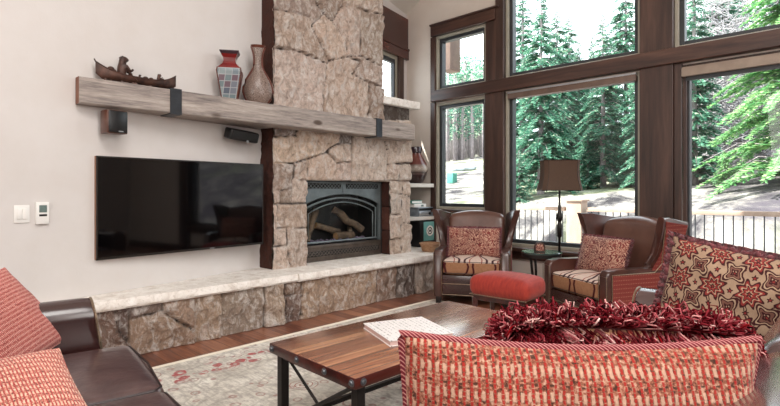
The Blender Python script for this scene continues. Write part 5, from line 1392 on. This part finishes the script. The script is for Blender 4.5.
# ---- trees
def spruce_meshes(seed, H, R0, nbr, dens, droop=.35, bare=.05):
    r = random.Random(seed)
    bt = NB(); pts = [(0,0,-.4)]; rad = [H*.017+.03]
    for i in range(1, 9):
        pts.append((r.uniform(-.02,.02)*H*.08, r.uniform(-.02,.02)*H*.08, H*i/8)); rad.append((H*.015+.02)*(1-i/8.3)+.006)
    tube(bt, pts, rad, 7)
    bf = NB(); lay = bf.loops.layers.color.new('Col')
    for b in range(nbr):
        f = (b+r.random())/nbr; z = H*(bare+(1-bare)*f**.92); L = R0*(1-f)**.8*r.uniform(.75,1.15)+.12; a = r.uniform(0, 2*PI)
        d = Vector((math.cos(a), math.sin(a), 0)); side = Vector((-d.y, d.x, 0)); up0 = .25-.1*f
        tube(bt, [(0,0,z), tuple(d*L*.5+Vector((0,0,z+L*.05))), tuple(d*L*.9+Vector((0,0,z-L*droop*.6)))], [.018,.012,.004], 3, caps=False)
        nsp = max(3, int(L*dens))
        for s_ in range(nsp):
            g_ = (s_+r.random())/nsp; g2 = .12+.88*g_
            c0 = d*L*g2+Vector((0,0,z+L*(.22*g2-(droop+.22)*g2*g2)))
            for sd in (-1, 1):
                ln = ((.10+.20*(1-g2))*min(1.2,L)*r.uniform(.6,1.2)+.04)
                dr = (side*sd*r.uniform(.5,1)+d*r.uniform(.3,.9)+Vector((0,0,r.uniform(-.55,.15)))).normalized()
                tip = c0+dr*ln; wv = (dr.cross(Vector((r.uniform(-.4,.4),r.uniform(-.4,.4),1)))).normalized()*ln*r.uniform(.14,.24)
                mid = c0+dr*ln*.55
                vs = [bf.verts.new(q) for q in (c0, mid+wv+Vector((0,0,-.02)), tip, mid-wv+Vector((0,0,-.02)))]
                fc = bf.faces.new(vs); k = min(1, max(0, r.gauss(.42,.22)))
                for lp_ in fc.loops: lp_[lay] = (k,k,k,1)
    mt = bpy.data.meshes.new('trunk'); bt.to_mesh(mt); bt.free(); mt.materials.append(M_['bark']); mt.shade_smooth()
    mf = bpy.data.meshes.new('foliage'); bf.to_mesh(mf); bf.free()
    return mt, mf
VAR = []
for sd, H_, R_, nb_, dn_ in ((1,9.5,1.7,260,30),(2,9.5,1.3,230,30),(3,9.5,2.0,270,28)):
    mt, mf = spruce_meshes(sd, H_, R_, nb_, dn_); mf.materials.append(M_['needle']); VAR.append((mt, mf))
mtL, mfL = spruce_meshes(9, 9.5, 3.0, 260, 34, .30, .04); mfL.materials.append(M_['needle_lime'])
def spruce(px, Z, ytop, var, label, group=None, rz=0.0, sink=.1, wide=1.0):
    p = ray(px)*Z; H = EYE+(HZ-ytop)*Z/F-gz(p.x, p.y)+sink; s = H/9.5
    t = thing('spruce_tree', label, 'tree', (p.x, p.y, gz(p.x, p.y)-sink), rz, group); t.scale = (s*wide, s*wide, s)
    mt, mf = VAR[var] if isinstance(var, int) else var
    for nm, me in (('trunk', mt), ('foliage', mf)):
        o = bpy.data.objects.new(nm, me); C.objects.link(o); o.parent = t
    return t
G = 'dense spruces filling the middle window'
spruce(541, 14.5, -12, 0, 'tall spruce at the left of the middle window, trunk beside the lampshade', None, 1.0)
spruce(557, 18, 8, 2, 'pointed spruce just right of the tallest one in the middle window', None, 2.0)
spruce(523, 21, -30, 1, 'dark narrow spruce at the left edge of the middle window', None, .4)
spruce(579, 19, 42, 2, 'lower bushy spruce under the sky gap in the middle window', None, 3.0)
spruce(592, 27, 32, 1, 'spruce standing behind the sky gap, trunk right of the lamp', None, 4.0)
spruce(603, 15.5, 14, 0, 'spruce with pale trunk right of the lampshade', None, 5.0)
spruce(626, 17, -25, 2, 'wide spruce at the right of the middle window', None, 2.6)
spruce(646, 14, 5, 1, 'spruce mostly hidden behind the big timber post', None, .9)
spruce(569, 26, 14, 2, 'distant spruce filling the gap above the lampshade', None, 1.7)
spruce(694, 14, -40, 1, 'slim young spruce at the left edge of the right window', None, 1.1)
spruce(706, 19, 60, 0, 'dark spruce behind the dead branches in the right window', None, 3.3)
spruce(800, 11.2, -110, (mtL, mfL), 'lime green spruce at the right edge of the right window', None, .5)
spruce(724, 12.4, 150, (mtL, mfL), 'low pale green young spruce just behind the railing', None, 2.2)
spruce(770, 21, -60, 2, 'big spruce behind the lime green one at the right', None, 4.4)
spruce(738, 27, -30, 0, 'tall spruce at the back of the slope in the right window', None, 2.4)
for px, Z, yt, v_, lb in ((519,13.6,150,0,'small young spruce low at the left edge of the middle window'),(551,17,112,2,'half-grown spruce behind the lampshade'),(588,15.5,128,0,'half-grown spruce between the lamp and the pale trunk'),(633,15,120,2,'half-grown spruce low at the right edge of the middle window'),(612,20,92,2,'bushy spruce filling the right half of the middle window'),(570,22,84,0,'bushy spruce filling the centre of the middle window'),(697,16,120,2,'bushy spruce low at the left edge of the right window'),(716,20,-40,2,'bushy spruce up the slope in the right window'),(752,17,125,0,'half-grown spruce on the slope behind the lime green one')):
    spruce(px, Z, yt, v_, lb, None, px*.7, wide=1.35)
for px, Z, yt, v_, lb in ((455,62,66,1,'left of the three distant spruces in the small upper window'),(467,60,56,1,'middle and tallest distant spruce in the small upper window'),(480,63,61,1,'right of the three distant spruces in the small upper window')):
    spruce(px, Z, yt, v_, lb, None, px)
# bare pine trunks across the clearing
r = random.Random(11)
mt0 = None
for i in range(46):
    px = 443+47*(i+.5)/46+r.uniform(-.6,.6); Z = r.uniform(42,56); p = ray(px)*Z
    t = thing('pine_trunk', 'bare grey pine trunk across the clearing beyond the small lower window', 'tree', (p.x, p.y, gz(p.x, p.y)-.1), r.uniform(0,6), 'bare pine trunks across the clearing')
    if mt0 is None:
        bm = NB(); tube(bm, [(0,0,0),(.05,0,3),(-.03,.03,6),(0,0,9)], [.19,.16,.13,.07], 8); mt0 = bpy.data.meshes.new('stem'); bm.to_mesh(mt0); bm.free(); mt0.materials.append(M_['bark']); mt0.shade_smooth()
        bf = NB(); lay = bf.loops.layers.color.new('Col'); q_ = random.Random(3)
        for b in range(300):
            z = q_.uniform(2.2, 9.6); a = q_.uniform(0, 6.3); L = q_.uniform(.2,.85); c0 = Vector((math.cos(a)*L, math.sin(a)*L, z)); k = q_.random()
            dv = Vector((q_.uniform(-.2,.2), q_.uniform(-.2,.2), q_.uniform(-.1,.1)))
            f_ = bf.faces.new([bf.verts.new(c0+x_) for x_ in (Vector((0,0,0)), dv+Vector((.06,0,.05)), dv*1.8, dv-Vector((.06,0,.05)))])
            for lp_ in f_.loops: lp_[lay] = (k,k,k,1)
        mf0 = bpy.data.meshes.new('twigs'); bf.to_mesh(mf0); bf.free(); mf0.materials.append(M_['needle'])
    s = r.uniform(.75,1.0); t.scale = (s*r.uniform(.7,1.3), s, s)
    for nm, me in (('stem', mt0), ('twigs', mf0)):
        o = bpy.data.objects.new(nm, me); C.objects.link(o); o.parent = t
# tangle of dead branches on the slope at the right
bm = NB(); r = random.Random(21)
for i in range(2600):
    px = r.uniform(690, 775); Z = r.uniform(15, 19.5); p = ray(px)*Z; z0 = gz(p.x, p.y); a = r.uniform(0, 6.3); L = r.uniform(.5, 1.5)
    q0 = Vector((p.x, p.y, z0+abs(r.gauss(0, 2.6)))); dd = Vector((math.cos(a), math.sin(a)*.5, r.uniform(-.2,.9))).normalized()*L
    tube(bm, [q0, q0+dd*.5+Vector((r.uniform(-.1,.1),0,r.uniform(-.1,.1))), q0+dd], [.022,.014,.005], 3, caps=False)
o = obj('dead_branches', bm, M_['brush'], None, sharp=180); tag(o, 'tangle of grey dead branches on the slope in the right window', 'branches', None, 'stuff')

# ================================================================= LIGHT
sc = bpy.context.scene
wd = bpy.data.worlds.new('sky'); sc.world = wd; wd.use_nodes = True
bg = wd.node_tree.nodes['Background']; bg.inputs[0].default_value = (.86,.93,1,1); bg.inputs[1].default_value = 3.6
def light(nm, kind, loc_, rot, energy, size=1, size_y=None, color=(1,1,1), **k):
    l = bpy.data.lights.new(nm, kind); l.energy = energy; l.color = color
    if kind == 'AREA':
        l.size = size
        if size_y: l.shape = 'RECTANGLE'; l.size_y = size_y
    o = bpy.data.objects.new(nm, l); C.objects.link(o); o.location = loc_; o.rotation_euler = rot
    for a, b in k.items(): setattr(l, a, b)
    return o
s = light('sun', 'SUN', (0,0,10), (0,0,0), 16, color=(1,.97,.9)); s.data.angle = .01
s.rotation_euler = Vector((.42,.62,-1.0)).to_track_quat('-Z','Y').to_euler()
light('fill_light', 'AREA', (.8, .2, 5.3), (math.radians(8),math.radians(25),0), 205, 2.6, 2.6, (1,.97,.94))  # unseen area lamps added as soft fill for the room
light('fill_light', 'AREA', (-.6, -2.6, 2.6), (math.radians(78),0,math.radians(15)), 80, 2.4, 1.8, (1,.95,.9))
light('fill_light', 'AREA', (2.6, 1.5, 2.8), (0,math.radians(75),0), 90, 2.4, 2.0, (1,.96,.92))

cam = bpy.data.cameras.new('camera'); co = bpy.data.objects.new('camera', cam); C.objects.link(co)
co.location = (0,0,EYE); co.rotation_euler = (PI/2, 0, YAW); cam.sensor_width = 36; cam.lens = F/780*36; cam.shift_y = -(203-HZ)/780; cam.clip_start = .02; cam.clip_end = 300
sc.camera = co
sc.view_settings.view_transform = 'Standard'; sc.view_settings.look = 'None'; sc.view_settings.gamma = 1; sc.view_settings.use_curve_mapping = False
sc.view_settings.exposure = 0.2
